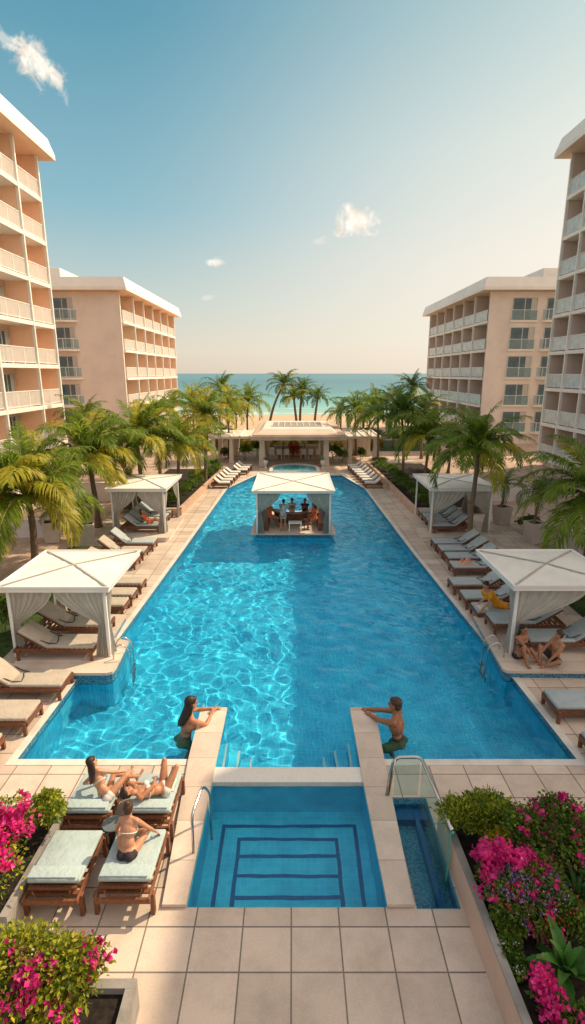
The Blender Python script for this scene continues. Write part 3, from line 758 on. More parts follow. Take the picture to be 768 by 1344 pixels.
for i, (X, Y) in enumerate(((-4.98, 14.85), (-4.95, 15.62), (-4.92, 16.55))):
    lounger('b', ('nearest', 'middle', 'farthest')[i]+' of three flat beige loungers just behind the left foreground cabana', (X, Y, 0), 0, 1.95, .62, 25, 'cushbeige', group=G1)
for i, (X, Y, b, cu) in enumerate(((-5.75, 18.8, 25, 'cushbeige'), (-5.72, 19.8, 40, 'cushbeige'), (-5.62, 20.9, 40, 'cushgrey'))):
    lounger('c%d' % i, ('low beige lounger first of the trio before the second left cabana', 'cream lounger with steep back in the trio before the second left cabana', 'grey lounger with steep back beside the second left cabana platform')[i], (X, Y, 0), 0, 1.95, .68, b, cu, group=G1)
for i, Y in enumerate((22.75, 23.5, 24.25, 25.0)):
    lounger('d', ('nearest', 'second', 'third', 'farthest')[i]+' grey lounger inside the sunlit cabana farther along the left deck', (-5.85, Y, .2), 0, 1.7, .62, 38, 'cushgrey', group='grey loungers inside the far cabanas')
G2 = 'loungers with grey blue cushions on the right deck'
for X, Y, z, lab in ((5.42, 9.9, 0, 'grey blue lounger just in front of the right foreground cabana'), (5.5, 8.5, 0, 'grey blue lounger cut off at the right edge near the pool corner'),
                     (5.9, 12.35, .2, 'grey blue lounger behind the seated couple in the right cabana'), (5.36, 13.35, .2, 'grey blue lounger at the back of the right foreground cabana'),
                     (5.32, 14.45, 0, 'grey blue lounger carrying the person in the orange top'), (5.27, 15.4, 0, 'grey blue lounger just beyond the person in the orange top'),
                     (5.22, 16.5, 0, 'grey blue lounger between the orange top sunbather and the peach towel'), (5.70, 18.1, 0, 'grey blue lounger with a crumpled peach towel on its foot end'),
                     (5.8, 19.1, 0, 'grey blue lounger just beyond the one with the peach towel'), (5.78, 20.0, 0, 'grey blue lounger second from the right cabana behind the palm'), (5.75, 20.9, 0, 'grey blue lounger closest to the right cabana behind the palm')):
    lounger('e', lab, (X, Y, z), PI, 1.95, .68, 33, 'cushgrey', group=G2)
for i, Y in enumerate((22.75, 23.5, 24.25, 25.0)):
    lounger('f', ('nearest', 'second', 'third', 'farthest')[i]+' grey blue lounger inside the cabana behind the right palm', (6.15, Y, .2), PI, 1.7, .62, 38, 'cushgrey', group='grey loungers inside the far cabanas')
ordn = ['first', 'second', 'third', 'fourth', 'fifth', 'sixth', 'seventh', 'eighth', 'ninth', 'tenth', 'eleventh', 'twelfth', 'thirteenth', 'fourteenth']
M['cushstripe'] = pm('pale_lounger_canvas', (.66, .64, .60), .85, .05, 3)
for i in range(8):
    Y = 33.1+i*.92
    lounger('g', ordn[i]+' pale lounger from the front in the row at the far left of the pool', (-3.95+.08*i+(.35 if i > 4 else 0), Y, 0), 0, 1.15, .62, 40, 'cushstripe', group='far left row of loungers', straps=False)
    lounger('h', ordn[i]+' pale lounger from the front in the row at the far right of the pool', (4.55-.06*i, Y, 0), PI, 1.15, .62, 40, 'cushstripe', group='far right row of loungers', straps=False)
G3 = 'low loungers with pale teal cushions in the foreground'
for X, Y, lab in ((-3.17, 6.5, 'empty pale teal lounger front left beside the flower planter'), (-2.235, 6.52, 'pale teal lounger front right carrying the person with the hair bun'),
                  (-3.17, 7.66, 'pale teal lounger back left carrying the long haired woman'), (-2.235, 7.66, 'pale teal lounger back right carrying the person with bent knees')):
    lounger('k', lab, (X, Y, 0), PI/2, 1.06, .74, 0, 'cushteal', True, G3)
t = thing('side_table', 'small round glass topped side table between the foreground loungers', 'table', (-2.72, 6.62, 0))
MB().lathe([(.15, .40), (.155, .408), (.15, .416)], 24).build('table_top', M['blueglass'], t)
MB().lathe([(.145, .37), (.15, .40)], 24).build('rim', M['darkmetal'], t)
MB().lathe([(.10, 0), (.10, .012), (.03, .03), (.022, .2), (.03, .37)], 14).build('pedestal', M['darkmetal'], t)

# ------------------------------------------------------------------ rails and glass
def arcpts(pts, n=6):
    """round a polyline's corners"""
    P = [Vector(p) for p in pts]; out = [P[0]]
    for i in range(1, len(P)-1):
        a, b, c = P[i-1], P[i], P[i+1]; r = min(.11, (a-b).length*.45, (c-b).length*.45)
        p = b+(a-b).normalized()*r; q = b+(c-b).normalized()*r
        for k in range(n+1):
            t_ = k/n; out.append(p*(1-t_)**2+b*2*t_*(1-t_)+q*t_*t_)
    out.append(P[-1]); return out
t = thing('handrail', 'looped steel handrail on the left edge of the plunge pool', 'handrail', (-1.45, 6.43, 0))
MB().tube(arcpts([(-.03, 0, .04), (-.03, .03, .72), (.05, .52, .80), (.13, .62, .60), (.14, .62, -.5)]), .021, 10).build('rail', M['steel'], t, True)
MB().lathe([(.045, .035), (.045, .05), (.025, .06)], 14, c=(-.03, 0)).build('flange', M['steel'], t, True)
t = thing('glass_railing', 'glass railing with a steel top rail around the blue water channel', 'railing', (1.9, 7.0, 0))
MB().tube(arcpts([(-.30, .56, .04), (-.24, .58, .62), (-.17, .58, .80), (.24, .58, .81), (.27, .1, .81), (.335, -.90, .81)]), .029, 10).build('top_rail', M['steel'], t, True)
MB().tube([(-.262, .56, .05), (-.19, .56, .77)], .012, 8).build('inner_post', M['steel'], t, True)
g = MB(); g.add([(-.18, .58, .04), (.235, .58, .04), (.235, .58, .78), (-.18, .58, .78)], [(0, 1, 2, 3)]); g.build('end_pane', M['clear'], t)
g = MB(); g.add([(.245, .5, -.40), (.325, -.86, -.40), (.325, -.86, .785), (.245, .5, .785)], [(0, 1, 2, 3)]); g.build('side_pane', M['clear'], t)
MB().bar((.325, -.866, -.4), (.325, -.866, .785), .02, .02).build('pane_edge', M['glassedge'], t)
MB().bar((.262, .25, .788), (.34, -.93, .788), .03, .022).build('top_channel', M['glassedge'], t)
def ladder(label, x, y, rot):
    t = thing('pool_ladder', label, 'ladder', (x, y, 0), rot)
    for sy in (-.2, .2):
        MB().tube(arcpts([(-.30, sy, .0), (-.30, sy, .45), (-.12, sy, .62), (.10, sy, .42), (.12, sy, -.9)]), .018, 8).build('rail', M['steel'], t, True)
    for z in (-.25, -.5, -.75): MB().box(.09, .16, -.2, .2, z-.012, z+.012, 0, .004).build('step', M['steel'], t)
ladder('steel pool ladder beside the left foreground cabana platform', -4.12, 12.0, R(8))
ladder('steel pool ladder beside the right foreground cabana platform', 4.95, 12.1, PI-R(6))

# ------------------------------------------------------------------ foliage
class LB:
    """fast collector for leaf faces (numpy)"""
    def __init__(s): s.V = []; s.F = []; s.Mi = []; s.n = 0
    def add(s, V, F, m=0):
        V = np.asarray(V, float).reshape(-1, 3); s.V.append(V); s.F += [tuple(int(i)+s.n for i in f) for f in F]; s.Mi += [m]*len(F); s.n += len(V)
    def build(s, name, mats, parent, smooth=False):
        me = bpy.data.meshes.new(name); me.from_pydata(np.concatenate(s.V).tolist(), [], s.F)
        for m in mats: me.materials.append(m)
        me.polygons.foreach_set('material_index', s.Mi)
        if smooth: me.polygons.foreach_set('use_smooth', [True]*len(s.F))
        me.update(); return inst(name, me, parent)
def nrm(v): return v/ (np.linalg.norm(v)+1e-9)
def frond(lb, c, az, e0, L, droop, pairs, r, mat, wl=1.0, twist=0.0):
    n = 14; p = np.array(c, float); pts = [p.copy()]; dirs = []
    az2 = az
    for i in range(n):
        t = (i+.5)/n; e = e0-droop*t**1.55; az2 = az+twist*t
        d = np.array([math.cos(az2)*math.cos(e), math.sin(az2)*math.cos(e), math.sin(e)]); dirs.append(d); p = p+d*L/n; pts.append(p.copy())
    dirs.append(dirs[-1]); pts = np.array(pts); dirs = np.array(dirs)
    # rachis
    up = np.array([0, 0, 1.]); V = []; F = []
    for i in range(n+1):
        s = nrm(np.cross(dirs[i], up)); w = L*.010*(1-.85*i/n)
        V += [pts[i]-s*w, pts[i]+s*w, pts[i]+np.cross(s, dirs[i])*w*1.2]
    for i in range(n): F += [(3*i, 3*i+1, 3*i+4, 3*i+3), (3*i+1, 3*i+2, 3*i+5, 3*i+4), (3*i+2, 3*i, 3*i+3, 3*i+5)]
    lb.add(V, F, 3)
    for k in range(pairs):
        t = .10+.89*k/(pairs-1); f = t*n; i = min(n-1, int(f)); b = pts[i]+(pts[i+1]-pts[i])*(f-i); d = dirs[i]
        s = nrm(np.cross(d, up)); u = np.cross(s, d)
        ll = L*.30*(math.sin(PI*(.10+.84*t))**.75)
        for sg in (-1, 1):
            a = R(r.uniform(38, 60)-22*t); lift = r.uniform(.05, .35)*(1-t*.6)
            d1 = nrm(s*sg*math.sin(a)+d*math.cos(a)+u*lift)
            l = ll*r.uniform(.8, 1.12)
            if r.random() < .03: continue
            dr = r.uniform(.35, .75)
            d2 = nrm(d1-up*dr); d3 = nrm(d1-up*(dr*2.4))
            w = L*.0105*wl*(.6+.6*math.sin(PI*min(1, t+.15)))
            q = nrm(np.cross(d1, u+d*.3)); 
            m1 = b+d1*l*.35; m2 = m1+d2*l*.35; tip = m2+d3*l*.32
            lb.add([b-q*w*.35, b+q*w*.35, m1+q*w, m1-q*w, m2+q*w*.75, m2-q*w*.75, tip], [(0, 1, 2, 3), (3, 2, 4, 5), (5, 4, 6)], mat)
def palm(label, x, y, ztop, L=2.3, nf=20, pairs=34, seed=1, gold=.35, dark=False, lean=None, tr=.12, z0=0.0, group='coconut palms in the garden', wl=1.0, name='palm_tree', cut=None):
    r = random.Random(seed); t = thing(name, label, 'palm tree', (x, y, z0), 0, group); h = ztop-z0
    lx, ly = lean if lean else (r.uniform(-.05, .05)*h, r.uniform(-.05, .05)*h)
    mb = MB(); pts = []; rad = []; K = 22
    for i in range(K+1):
        q = i/K; pts.append((lx*(q*q-1)+.04*math.sin(q*5+seed), ly*(q*q-1), h*q-.06*(1-q))); rad.append(tr*(1.45-.6*min(1, q*7) if q < .14 else .85-.28*q)*(1+.05*(i % 2)))
    mb.tube(pts, rad, 10); mb.build('trunk', M['trunk'], t, True)
    lb = LB(); c = (.04*math.sin(5+seed), 0, h)
    for i in range(nf):
        q = i/nf; az = i*2.39996+r.uniform(-.25, .25)
        e0 = R(80-84*q+r.uniform(-8, 8)); dr = R(66+40*q+r.uniform(-14, 14))*(1.0 if q > .1 else .6)
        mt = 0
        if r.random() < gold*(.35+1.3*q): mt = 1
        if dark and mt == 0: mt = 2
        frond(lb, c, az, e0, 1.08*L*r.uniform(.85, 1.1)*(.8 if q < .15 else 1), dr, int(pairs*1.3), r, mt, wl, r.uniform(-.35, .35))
    lb.build('crown', [M['frond'], M['frondgold'], M['fronddark'], M['rachis']], t)
    if L > 1.9:
        mb = MB()
        for k in range(5):
            a = r.uniform(0, 6.28); mb.ball((c[0]+.17*math.cos(a), .17*math.sin(a), h-.14-.05*(k % 2)), (.085, .085, .105), 8, 6)
        mb.build('coconuts', M['trunk'], t, True)
    return t
PG = 'coconut palms in the garden'
def palmpx(label, cx, cy, Y, L, seed, **kw):
    p = atY(cx, cy, Y); return palm(label, p.x, Y, p.z, L, seed=seed, **kw)
palmpx('big golden palm rising behind the left foreground cabana', 36, 650, 18.2, 3.1, 11, nf=30, pairs=58, gold=.45, tr=.17, wl=.8)
palmpx('palm with yellowed fronds hanging in at the left edge', -52, 668, 16.6, 2.4, 12, nf=22, pairs=46, gold=.85, tr=.16, wl=.85)
palmpx('palm between the big golden palm and the second left cabana', 118, 600, 24.2, 2.9, 13, nf=27, pairs=46, gold=.4, tr=.16, wl=.9)
palmpx('palm growing just behind the second left cabana', 180, 578, 27.3, 2.8, 14, nf=26, pairs=42, gold=.4, tr=.15)
palmpx('palm right of the second left cabana at the near end of the hedge', 235, 582, 28.9, 2.2, 15, nf=22, pairs=38, gold=.45)
palmpx('palm by the left hotel block corner above the hedge', 205, 548, 37, 2.3, 16, nf=20, pairs=30, gold=.45)
palmpx('bright yellow green palm midway along the left hedge', 268, 548, 34, 2.6, 17, nf=24, pairs=34, gold=.55)
palmpx('dark palm against the shaded left hotel wall', 112, 550, 37, 2.4, 18, nf=18, pairs=28, gold=.1, dark=True)
palmpx('palm at the far end of the left hedge beside the pavilion', 300, 532, 45, 2.4, 19, nf=20, pairs=26, gold=.35, wl=1.2)
palmpx('slim palm in front of the sea left of the pavilion roof', 326, 528, 54, 2.6, 20, nf=20, pairs=26, gold=.25, wl=1.2)
palmpx('palm top showing over the left block corner', 252, 530, 50, 2.7, 21, nf=20, pairs=26, gold=.3, wl=1.2)
palmpx('tall palm rising above the others on the left by the beach', 290, 512, 62, 2.6, 22, nf=18, pairs=24, gold=.2, dark=True, wl=1.4)
palmpx('low dark palm behind the left pavilion wing', 272, 560, 43, 2.2, 23, nf=18, pairs=24, gold=.15, dark=True, wl=1.2)
palmpx('low palm between the hotel wall and the left hedge', 150, 595, 31, 2.0, 24, nf=18, pairs=28, gold=.3)
BG = 'palms on the beach behind the pavilion'
for cx, cy, Y, L, sd, ln, lab in ((373, 505, 66, 2.6, 31, (1.9, 0), 'tall leaning palm leftmost on the beach'), (386, 522, 64, 2.2, 32, (-.3, 0), 'short palm second from left on the beach'),
                              (397, 514, 66, 2.5, 33, (.3, 0), 'thick palm third from left on the beach'), (417, 521, 64, 2.0, 34, (.3, 0), 'small upright palm right of the beach group'), (477, 552, 62, 1.0, 35, (0, 0), 'tiny low palm on the beach right of the pavilion roof')):
    palmpx(lab, cx, cy, Y, L, sd, nf=18, pairs=22, gold=.1, dark=True, lean=ln, tr=.2, wl=1.5, group=BG, z0=-.15)
for cx, cy, Y, sd, lab in ((226, 533, 57, 71, 'slender palm by the beach behind the left hotel block corner'), (309, 541, 58, 72, 'palm just left of the pavilion roof hiding the sand'), (447, 541, 58, 73, 'palm just right of the pavilion roof hiding the sand'), (487, 532, 59, 74, 'slender palm by the beach behind the right hedge palms')):
    palmpx(lab, cx, cy, Y, 2.3, sd, nf=18, pairs=22, gold=.15, dark=sd > 72, wl=1.4, group=BG, z0=-.05)
palmpx('palm standing before the right cabana with its trunk among the loungers', 627, 588, 21.6, 2.35, 41, nf=26, pairs=44, gold=.12, tr=.13)
palmpx('spreading palm behind the right cabana', 563, 572, 31, 2.5, 42, nf=24, pairs=38, gold=.14)
palmpx('large dark palm midway along the right hedge', 528, 545, 34, 2.75, 43, nf=26, pairs=34, gold=.06, dark=True)
palmpx('full palm left of the large dark palm on the right', 497, 543, 41, 2.6, 44, nf=24, pairs=30, gold=.15, wl=1.2)
palmpx('sea facing palm at the right end of the pavilion', 467, 538, 47, 2.35, 45, nf=20, pairs=26, gold=.12, dark=True, wl=1.3)
palmpx('tall palm against the sea beside the right block', 541, 508, 57, 2.3, 46, nf=18, pairs=24, gold=.12, dark=True, wl=1.4)
palmpx('palm crown behind the large dark palm on the right', 556, 540, 45, 2.4, 47, nf=20, pairs=26, gold=.1, dark=True, wl=1.2)
palmpx('palm near the right block at the back of the garden', 520, 528, 52, 2.6, 48, nf=20, pairs=26, gold=.12, dark=True, wl=1.2)
palmpx('palm in front of the right hotel block base', 590, 583, 38, 2.1, 49, nf=18, pairs=26, gold=.1, dark=True)
palmpx('large palm reaching in at the right edge over the cabana', 782, 652, 16.8, 2.8, 50, nf=26, pairs=52, gold=.2, tr=.16, wl=.85)

def shrub(name, label, cat, x, y, z0, rx, ry, h, n, leaf, mats, seed=0, group=None, flowers=(), lumps=5, spiky=0.0, flat=.0):
    """leaf clumps around several lobes; flowers: (material, clusters, petals, petal size, spread)"""
    r = np.random.default_rng(seed); t = thing(name, label, cat, (x, y, z0), 0, group)
    lob = []
    for k in range(lumps):
        a = r.uniform(0, 2*PI); q = math.sqrt(r.uniform(0, 1))*.62
        lob.append((q*rx*math.cos(a), q*ry*math.sin(a), h*r.uniform(.35, .72), r.uniform(.38, .62)))
    lob.append((0, 0, h*.55, .62))
    LV = []; lb = LB()
    def surf(k):
        cx, cy, cz, s = lob[r.integers(len(lob))]
        d = nrm(r.normal(size=3)); d[2] = abs(d[2])*.9-.15
        rad = s*(r.uniform(.25, 1.0)**.45)*(1+.22*math.sin(7*d[0]+5*d[1]+k))
        return np.array([cx+d[0]*rx*rad, cy+d[1]*ry*rad, max(.02, cz+d[2]*h*.62*rad)]), d
    for k in range(n):
        p, d = surf(k*.001)
        dirv = nrm(d*.9+r.normal(size=3)*.55+np.array([0, 0, .25+spiky])); sz = leaf*r.uniform(.6, 1.35)
        q = nrm(np.cross(dirv, r.normal(size=3))); w = sz*(.30 if spiky < .3 else .14)
        bend = np.array([0, 0, -sz*.18])
        lb.add([p, p+dirv*sz*.45+q*w, p+dirv*sz+bend, p+dirv*sz*.45-q*w], [(0, 1, 2, 3)], int(r.integers(len(mats))) if len(mats) > 1 else 0)
    lb.build('foliage', mats, t)
    mb = MB(); rr = random.Random(seed)
    for k in range(6):
        a = rr.uniform(0, 6.28); mb.tube([(0.3*rx*math.cos(a)*.3, .3*ry*math.sin(a)*.3, -.03), (rx*.3*math.cos(a), ry*.3*math.sin(a), h*.35), (rx*.5*math.cos(a), ry*.5*math.sin(a), h*.62)], [.012+.004*h, .009, .004], 5)
    mb.build('stems', M['trunk'], t)
    for (fm, ncl, npet, ps, spread, ctr) in flowers:
        fb = LB()
        for k in range(ncl):
            if ctr is not None and r.random() < .8:
                c0 = ctr[r.integers(len(ctr))]; p = np.array(c0[:3])+r.normal(size=3)*c0[3]; p[2] = max(.1, p[2])
                d = nrm(np.array([p[0]*.4, p[1]*.4-.25, .7]))
            else:
                p, d = surf(k*.01); p = p+d*.04
                if d[2] < 0: p[2] += .1
            for j in range(npet):
                o = p+r.normal(size=3)*spread; dd = nrm(d+r.normal(size=3)*.8); q = nrm(np.cross(dd, r.normal(size=3))); u = np.cross(dd, q)
                s2 = ps*r.uniform(.65, 1.2)
                fb.add([o-q*s2*.55, o-u*s2*.5+dd*s2*.22, o+q*s2*.55, o+u*s2*.6+dd*s2*.25], [(0, 1, 2, 3)], 0)
        fb.build('flowers', [fm], t)
    return t
# hedge rows in low walled planters along the pool deck
def planter_run(label, pts, h, thick, mat, cap=None):
    t = thing('planter_wall', label, 'planter wall', (pts[0][0], pts[0][1], 0))
    mb = MB(); mc = MB(); o = Vector((*pts[0], 0))
    for a, b in zip(pts[:-1], pts[1:]):
        a = Vector((*a, 0))-o; b = Vector((*b, 0))-o; d = (b-a).normalized(); n_ = Vector((-d.y, d.x, 0))*thick/2
        e = d*thick/2*.98
        mb.prism([tuple((a-n_-e)[:2]), tuple((b-n_+e)[:2]), tuple((b+n_+e)[:2]), tuple((a+n_-e)[:2])], 0, h)
        if cap: n2 = n_*1.12; mc.prism([tuple((a-n2-e)[:2]), tuple((b-n2+e)[:2]), tuple((b+n2+e)[:2]), tuple((a+n2-e)[:2])], h+.002, h+.03)
    mb.build('wall', mat, t)
    if cap: mc.build('cap', cap, t)
    return t
planter_run('low terracotta planter wall along the left deck below the palms', [(-7.6, 26.4), (-5.75, 26.4), (-5.45, 32), (-5.05, 38.5)], .34, .2, M['terracotta'])
planter_run('low terracotta planter wall along the right deck below the palms', [(8.6, 26.4), (6.3, 26.4), (6.1, 34), (5.85, 41)], .34, .2, M['terracotta'])
polysheet('planting_soil', [(-9.0, 26.5), (-5.85, 26.5), (-5.5, 32), (-5.1, 38.5), (-9, 38.5)], [], .25, M['soil'])
polysheet('planting_soil', [(6.4, 26.5), (10, 26.5), (10, 41), (5.9, 41), (6.2, 34)], [], .25, M['soil'])
for i in range(9):
    Y = 27.2+i*1.35
    shrub('shrub', ordn[i]+' rounded shrub from the near end of the left terracotta planter', 'shrub', -6.55+.14*i+.1*math.sin(i*2.1), Y, .25, .75+.1*math.sin(i*3), .62, .75+.12*math.sin(i*1.7), 1300, .085, [M['leafmid'], M['leafdark']], 100+i, 'shrubs in the left terracotta planter')
for i in range(11):
    Y = 27.2+i*1.3
    shrub('shrub', ordn[i]+' rounded shrub from the near end of the right terracotta planter', 'shrub', 7.0-.05*i+.1*math.sin(i*2.7), Y, .25, .72+.1*math.sin(i*2), .62, .72+.1*math.sin(i*1.3), 1200, .085, [M['leafdark'], M['leafmid']], 130+i, 'shrubs in the right terracotta planter')
# bushes behind the cabanas and at the garden's edge
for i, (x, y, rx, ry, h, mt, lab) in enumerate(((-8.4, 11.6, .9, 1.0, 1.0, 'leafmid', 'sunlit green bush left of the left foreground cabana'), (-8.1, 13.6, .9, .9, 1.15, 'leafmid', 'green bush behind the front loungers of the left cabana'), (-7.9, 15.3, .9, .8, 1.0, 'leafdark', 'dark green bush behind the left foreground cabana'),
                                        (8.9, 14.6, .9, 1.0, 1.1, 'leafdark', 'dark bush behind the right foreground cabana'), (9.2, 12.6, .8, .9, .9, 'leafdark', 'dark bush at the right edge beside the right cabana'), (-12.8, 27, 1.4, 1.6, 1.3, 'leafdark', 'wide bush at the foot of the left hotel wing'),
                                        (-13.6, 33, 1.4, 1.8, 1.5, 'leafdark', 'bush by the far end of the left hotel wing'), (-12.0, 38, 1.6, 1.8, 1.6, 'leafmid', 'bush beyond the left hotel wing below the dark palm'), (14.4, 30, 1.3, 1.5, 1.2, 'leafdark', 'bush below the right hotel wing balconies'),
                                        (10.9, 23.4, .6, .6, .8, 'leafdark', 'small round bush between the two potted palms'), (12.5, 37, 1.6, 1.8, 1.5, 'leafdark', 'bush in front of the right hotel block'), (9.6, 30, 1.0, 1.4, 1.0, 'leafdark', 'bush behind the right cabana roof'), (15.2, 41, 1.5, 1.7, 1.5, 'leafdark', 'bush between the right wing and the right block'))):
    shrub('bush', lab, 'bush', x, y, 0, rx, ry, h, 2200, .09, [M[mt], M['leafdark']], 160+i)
for i, (x, y, h) in enumerate(((-9.5, 50, 2.2), (-6.4, 51, 2.4), (-12.5, 52, 2.6), (7.4, 51, 2.4), (10.4, 50, 2.4), (13.4, 52, 2.6), (16.0, 54, 2.8), (-15.5, 54, 2.8))):
    shrub('bush', ordn[i]+' tall dark bush screening the beach behind the pavilion wings' if False else ('left', 'inner left', 'outer left', 'inner right', 'right', 'outer right', 'far right', 'far left')[i]+' tall bush screening the beach beside the pavilion', 'bush', x, y, 0, 1.7, 1.4, h, 1900, .15, [M['leafdark'], M['leafmid']], 190+i, 'bushes screening the beach')

# potted palms
def potpalm(label, plabel, x, y, h, L, sd):
    t = thing('planter_pot', plabel, 'planter', (x, y, 0), .3)
    mb = MB(); a, b = .27, .33
    vs = [(-a, -a, 0), (a, -a, 0), (a, a, 0), (-a, a, 0), (-b, -b, .9), (b, -b, .9), (b, b, .9), (-b, b, .9), (-b+.05, -b+.05, .9), (b-.05, -b+.05, .9), (b-.05, b-.05, .9), (-b+.05, b-.05, .9), (-b+.05, -b+.05, .8), (b-.05, -b+.05, .8), (b-.05, b-.05, .8), (-b+.05, b-.05, .8)]
    fs = [(3, 2, 1, 0)]+[(4*k+i, 4*k+(i+1) % 4, 4*k+4+(i+1) % 4, 4*k+4+i) for k in range(3) for i in range(4)]
    mb.add(vs, fs); mb.build('pot', M['potwhite'], t)
    MB().box(-b+.055, b-.055, -b+.055, b-.055, .805, .84).build('soil', M['soil'], t)
    if L: palm(label, x, y, .84+h, L, 16, 22, sd, .1, True, None, .07, .84, 'small palms in pale square pots', name='potted_palm')
potpalm('small palm in the pot below the right wing balcony', 'tall pale square pot nearest the right hotel wing holding a small palm', 10.3, 21.8, 1.35, 1.3, 61)
potpalm('small dark palm in the pot behind the right cabana', 'pale square pot beside the right cabana holding a dark palm', 10.0, 24.6, 1.1, 1.2, 62)
potpalm('', 'pale square pot at the right edge under the reaching fronds', 11.4, 20.2, 0, 0, 0)
potpalm('small palm in the pot behind the big golden palm', 'pale square pot on the left path behind the big golden palm', -10.3, 21.9, .5, .8, 63)
potpalm('', 'empty pale square pot on the left path near the second cabana', -8.7, 21.6, 0, 0, 0)
for lab, x0, x1, y, h in (('low grey garden wall behind the left path pots', -13.5, -10.8, 22.6, .75), ('low grey garden wall behind the right path pots', 11.9, 15.0, 20.8, .8), ('long pale garden wall below the left palms', -12.4, -9.5, 29.5, 1.0), ('long pale garden wall below the right palms', 10.4, 13.5, 29.5, 1.0)):
    t = thing('garden_wall', lab, 'wall', ((x0+x1)/2, y, 0)); w2 = (x1-x0)/2
    MB().box(-w2, w2, -.12, .12, -.03, h).build('wall', M['beige'], t); MB().box(-w2-.03, w2+.03, -.15, .15, h+.002, h+.06).build('cap', M['cream'], t)

# ------------------------------------------------------------------ far terrace: round pool, pavilion, garden
HT = [(-1.45+.0, 37.75), (1.75, 37.75)]+[(.15+1.62*math.cos(R(a)), 39.0+1.9*math.sin(R(a))) for a in range(10, 171, 16)]
t = thing('round_pool', 'raised round fountain pool in front of the pavilion', 'pool', (.15, 39, 0))
HTl = [(x-.15, y-39) for x, y in HT]
ct = (0, .3)
outp = [(ct[0]+(x-ct[0])*1.14, ct[1]+(y-ct[1])*1.14) for x, y in HTl]
mb = MB(); n = len(HTl)
mb.add([(x, y, 0) for x, y in outp]+[(x, y, .24) for x, y in outp]+[(x, y, .24) for x, y in HTl]+[(x, y, .05) for x, y in HTl], [(k*n+i, k*n+(i+1) % n, (k+1)*n+(i+1) % n, (k+1)*n+i) for k in range(3) for i in range(n)])
mb.build('rim', M['copingwhite'], t)
k = N('round_pool_water'); k.l(k.ramp(k.noise(3), [(.3, (.02, .22, .32)), (.7, (.06, .42, .50))]), k.p.inputs['Base Color']); k.p.inputs['Roughness'].default_value = .06; k.bump(k.noise(7), .15, .05); M['pondwater'] = k.m
mb = MB(); mb.add([(x, y, .17) for x, y in HTl], [tuple(range(n))]); mb.build('water', M['pondwater'], t)

t = thing('beach_pavilion', 'white flat roofed open pavilion with columns at the far end of the pool', 'pavilion', (.4, 44, 0))
ox, oy = .4, 44
def pcol(x, y, h, w=.28):
    m = MB(); m.box(-w/2-.05, w/2+.05, -w/2-.05, w/2+.05, 0, .18, 0, .01)
    vs = [(-w/2-.03, -w/2-.03, .18), (w/2+.03, -w/2-.03, .18), (w/2+.03, w/2+.03, .18), (-w/2-.03, w/2+.03, .18), (-w/2+.03, -w/2+.03, h), (w/2-.03, -w/2+.03, h), (w/2-.03, w/2-.03, h), (-w/2+.03, w/2-.03, h)]
    m.add(vs, [(0, 1, 5, 4), (1, 2, 6, 5), (2, 3, 7, 6), (3, 0, 4, 7)]); m.box(-w/2-.03, w/2+.03, -w/2-.03, w/2+.03, h-.12, h-.002)
    m.build('column', M['cream'], t, False, (x-ox, y-oy, 0))
for x in (-2.35, 2.6):
    for y in (41.2, 45.4, 49.5): pcol(x, y, 2.12, .42)
for x in (4.6, 6.6, -4.9, -6.3):
    for y in (42.6, 46.4): pcol(x, y, 2.0, .3)
MB().box(-3.15-ox, 4.1-ox, 40.1-oy, 51-oy, 2.12, 2.42, 0, .02).build('roof', M['pavtan'], t)
MB().box(-3.0-ox, 3.95-ox, 40.25-oy, 50.8-oy, 2.422, 2.5).build('roof_deck', M['pavtan'], t)
m = MB()
m.add([(-2.7-ox, 41.5-oy, 2.5), (3.45-ox, 41.5-oy, 2.5), (3.45-ox, 50-oy, 2.5), (-2.7-ox, 50-oy, 2.5), (-2.35-ox, 42-oy, 2.78), (3.1-ox, 42-oy, 2.78), (3.1-ox, 49.5-oy, 2.78), (-2.35-ox, 49.5-oy, 2.78)], [(0, 1, 5, 4), (1, 2, 6, 5), (2, 3, 7, 6), (3, 0, 4, 7), (4, 5, 6, 7)])
rt = m.build('raised_roof', M['cream'], t)
m = MB(); m.box(-1.7-ox, 2.45-ox, 44-oy, 48-oy, 2.782, 2.81); sk = m.build('skylight', M['wallcap'], rt)
m = MB()
for i in range(9): m.box(-1.7-ox+4.15*i/8-.02, -1.7-ox+4.15*i/8+.02, 44-oy, 48-oy, 2.812, 2.85)
m.build('skylight_bars', M['white'], sk)
for x0, x1, lab in ((-6.6, -3.16, 'l'), (4.11, 7.0, 'r')):
    m = MB(); m.box(x0-ox, x1-ox, 42.2-oy, 47-oy, 2.0, 2.2, 0, .015); w_ = m.build('wing_roof', M['cream'], t)
    m = MB()
    for i in range(5): xx = x0+.2+(x1-x0-.4)*i/4; m.box(xx-ox-.04, xx-ox+.04, 42.0-oy, 47.1-oy, 2.203, 2.3)
    m.build('rafters', M['white'], w_)
for sx, x in ((-1, -5.6), (1, 6.0)):
    MB().box(x-ox-.9, x-ox+.9, 47.2-oy, 47.4-oy, 0, 2.0).build('back_wall', M['beige'], t)
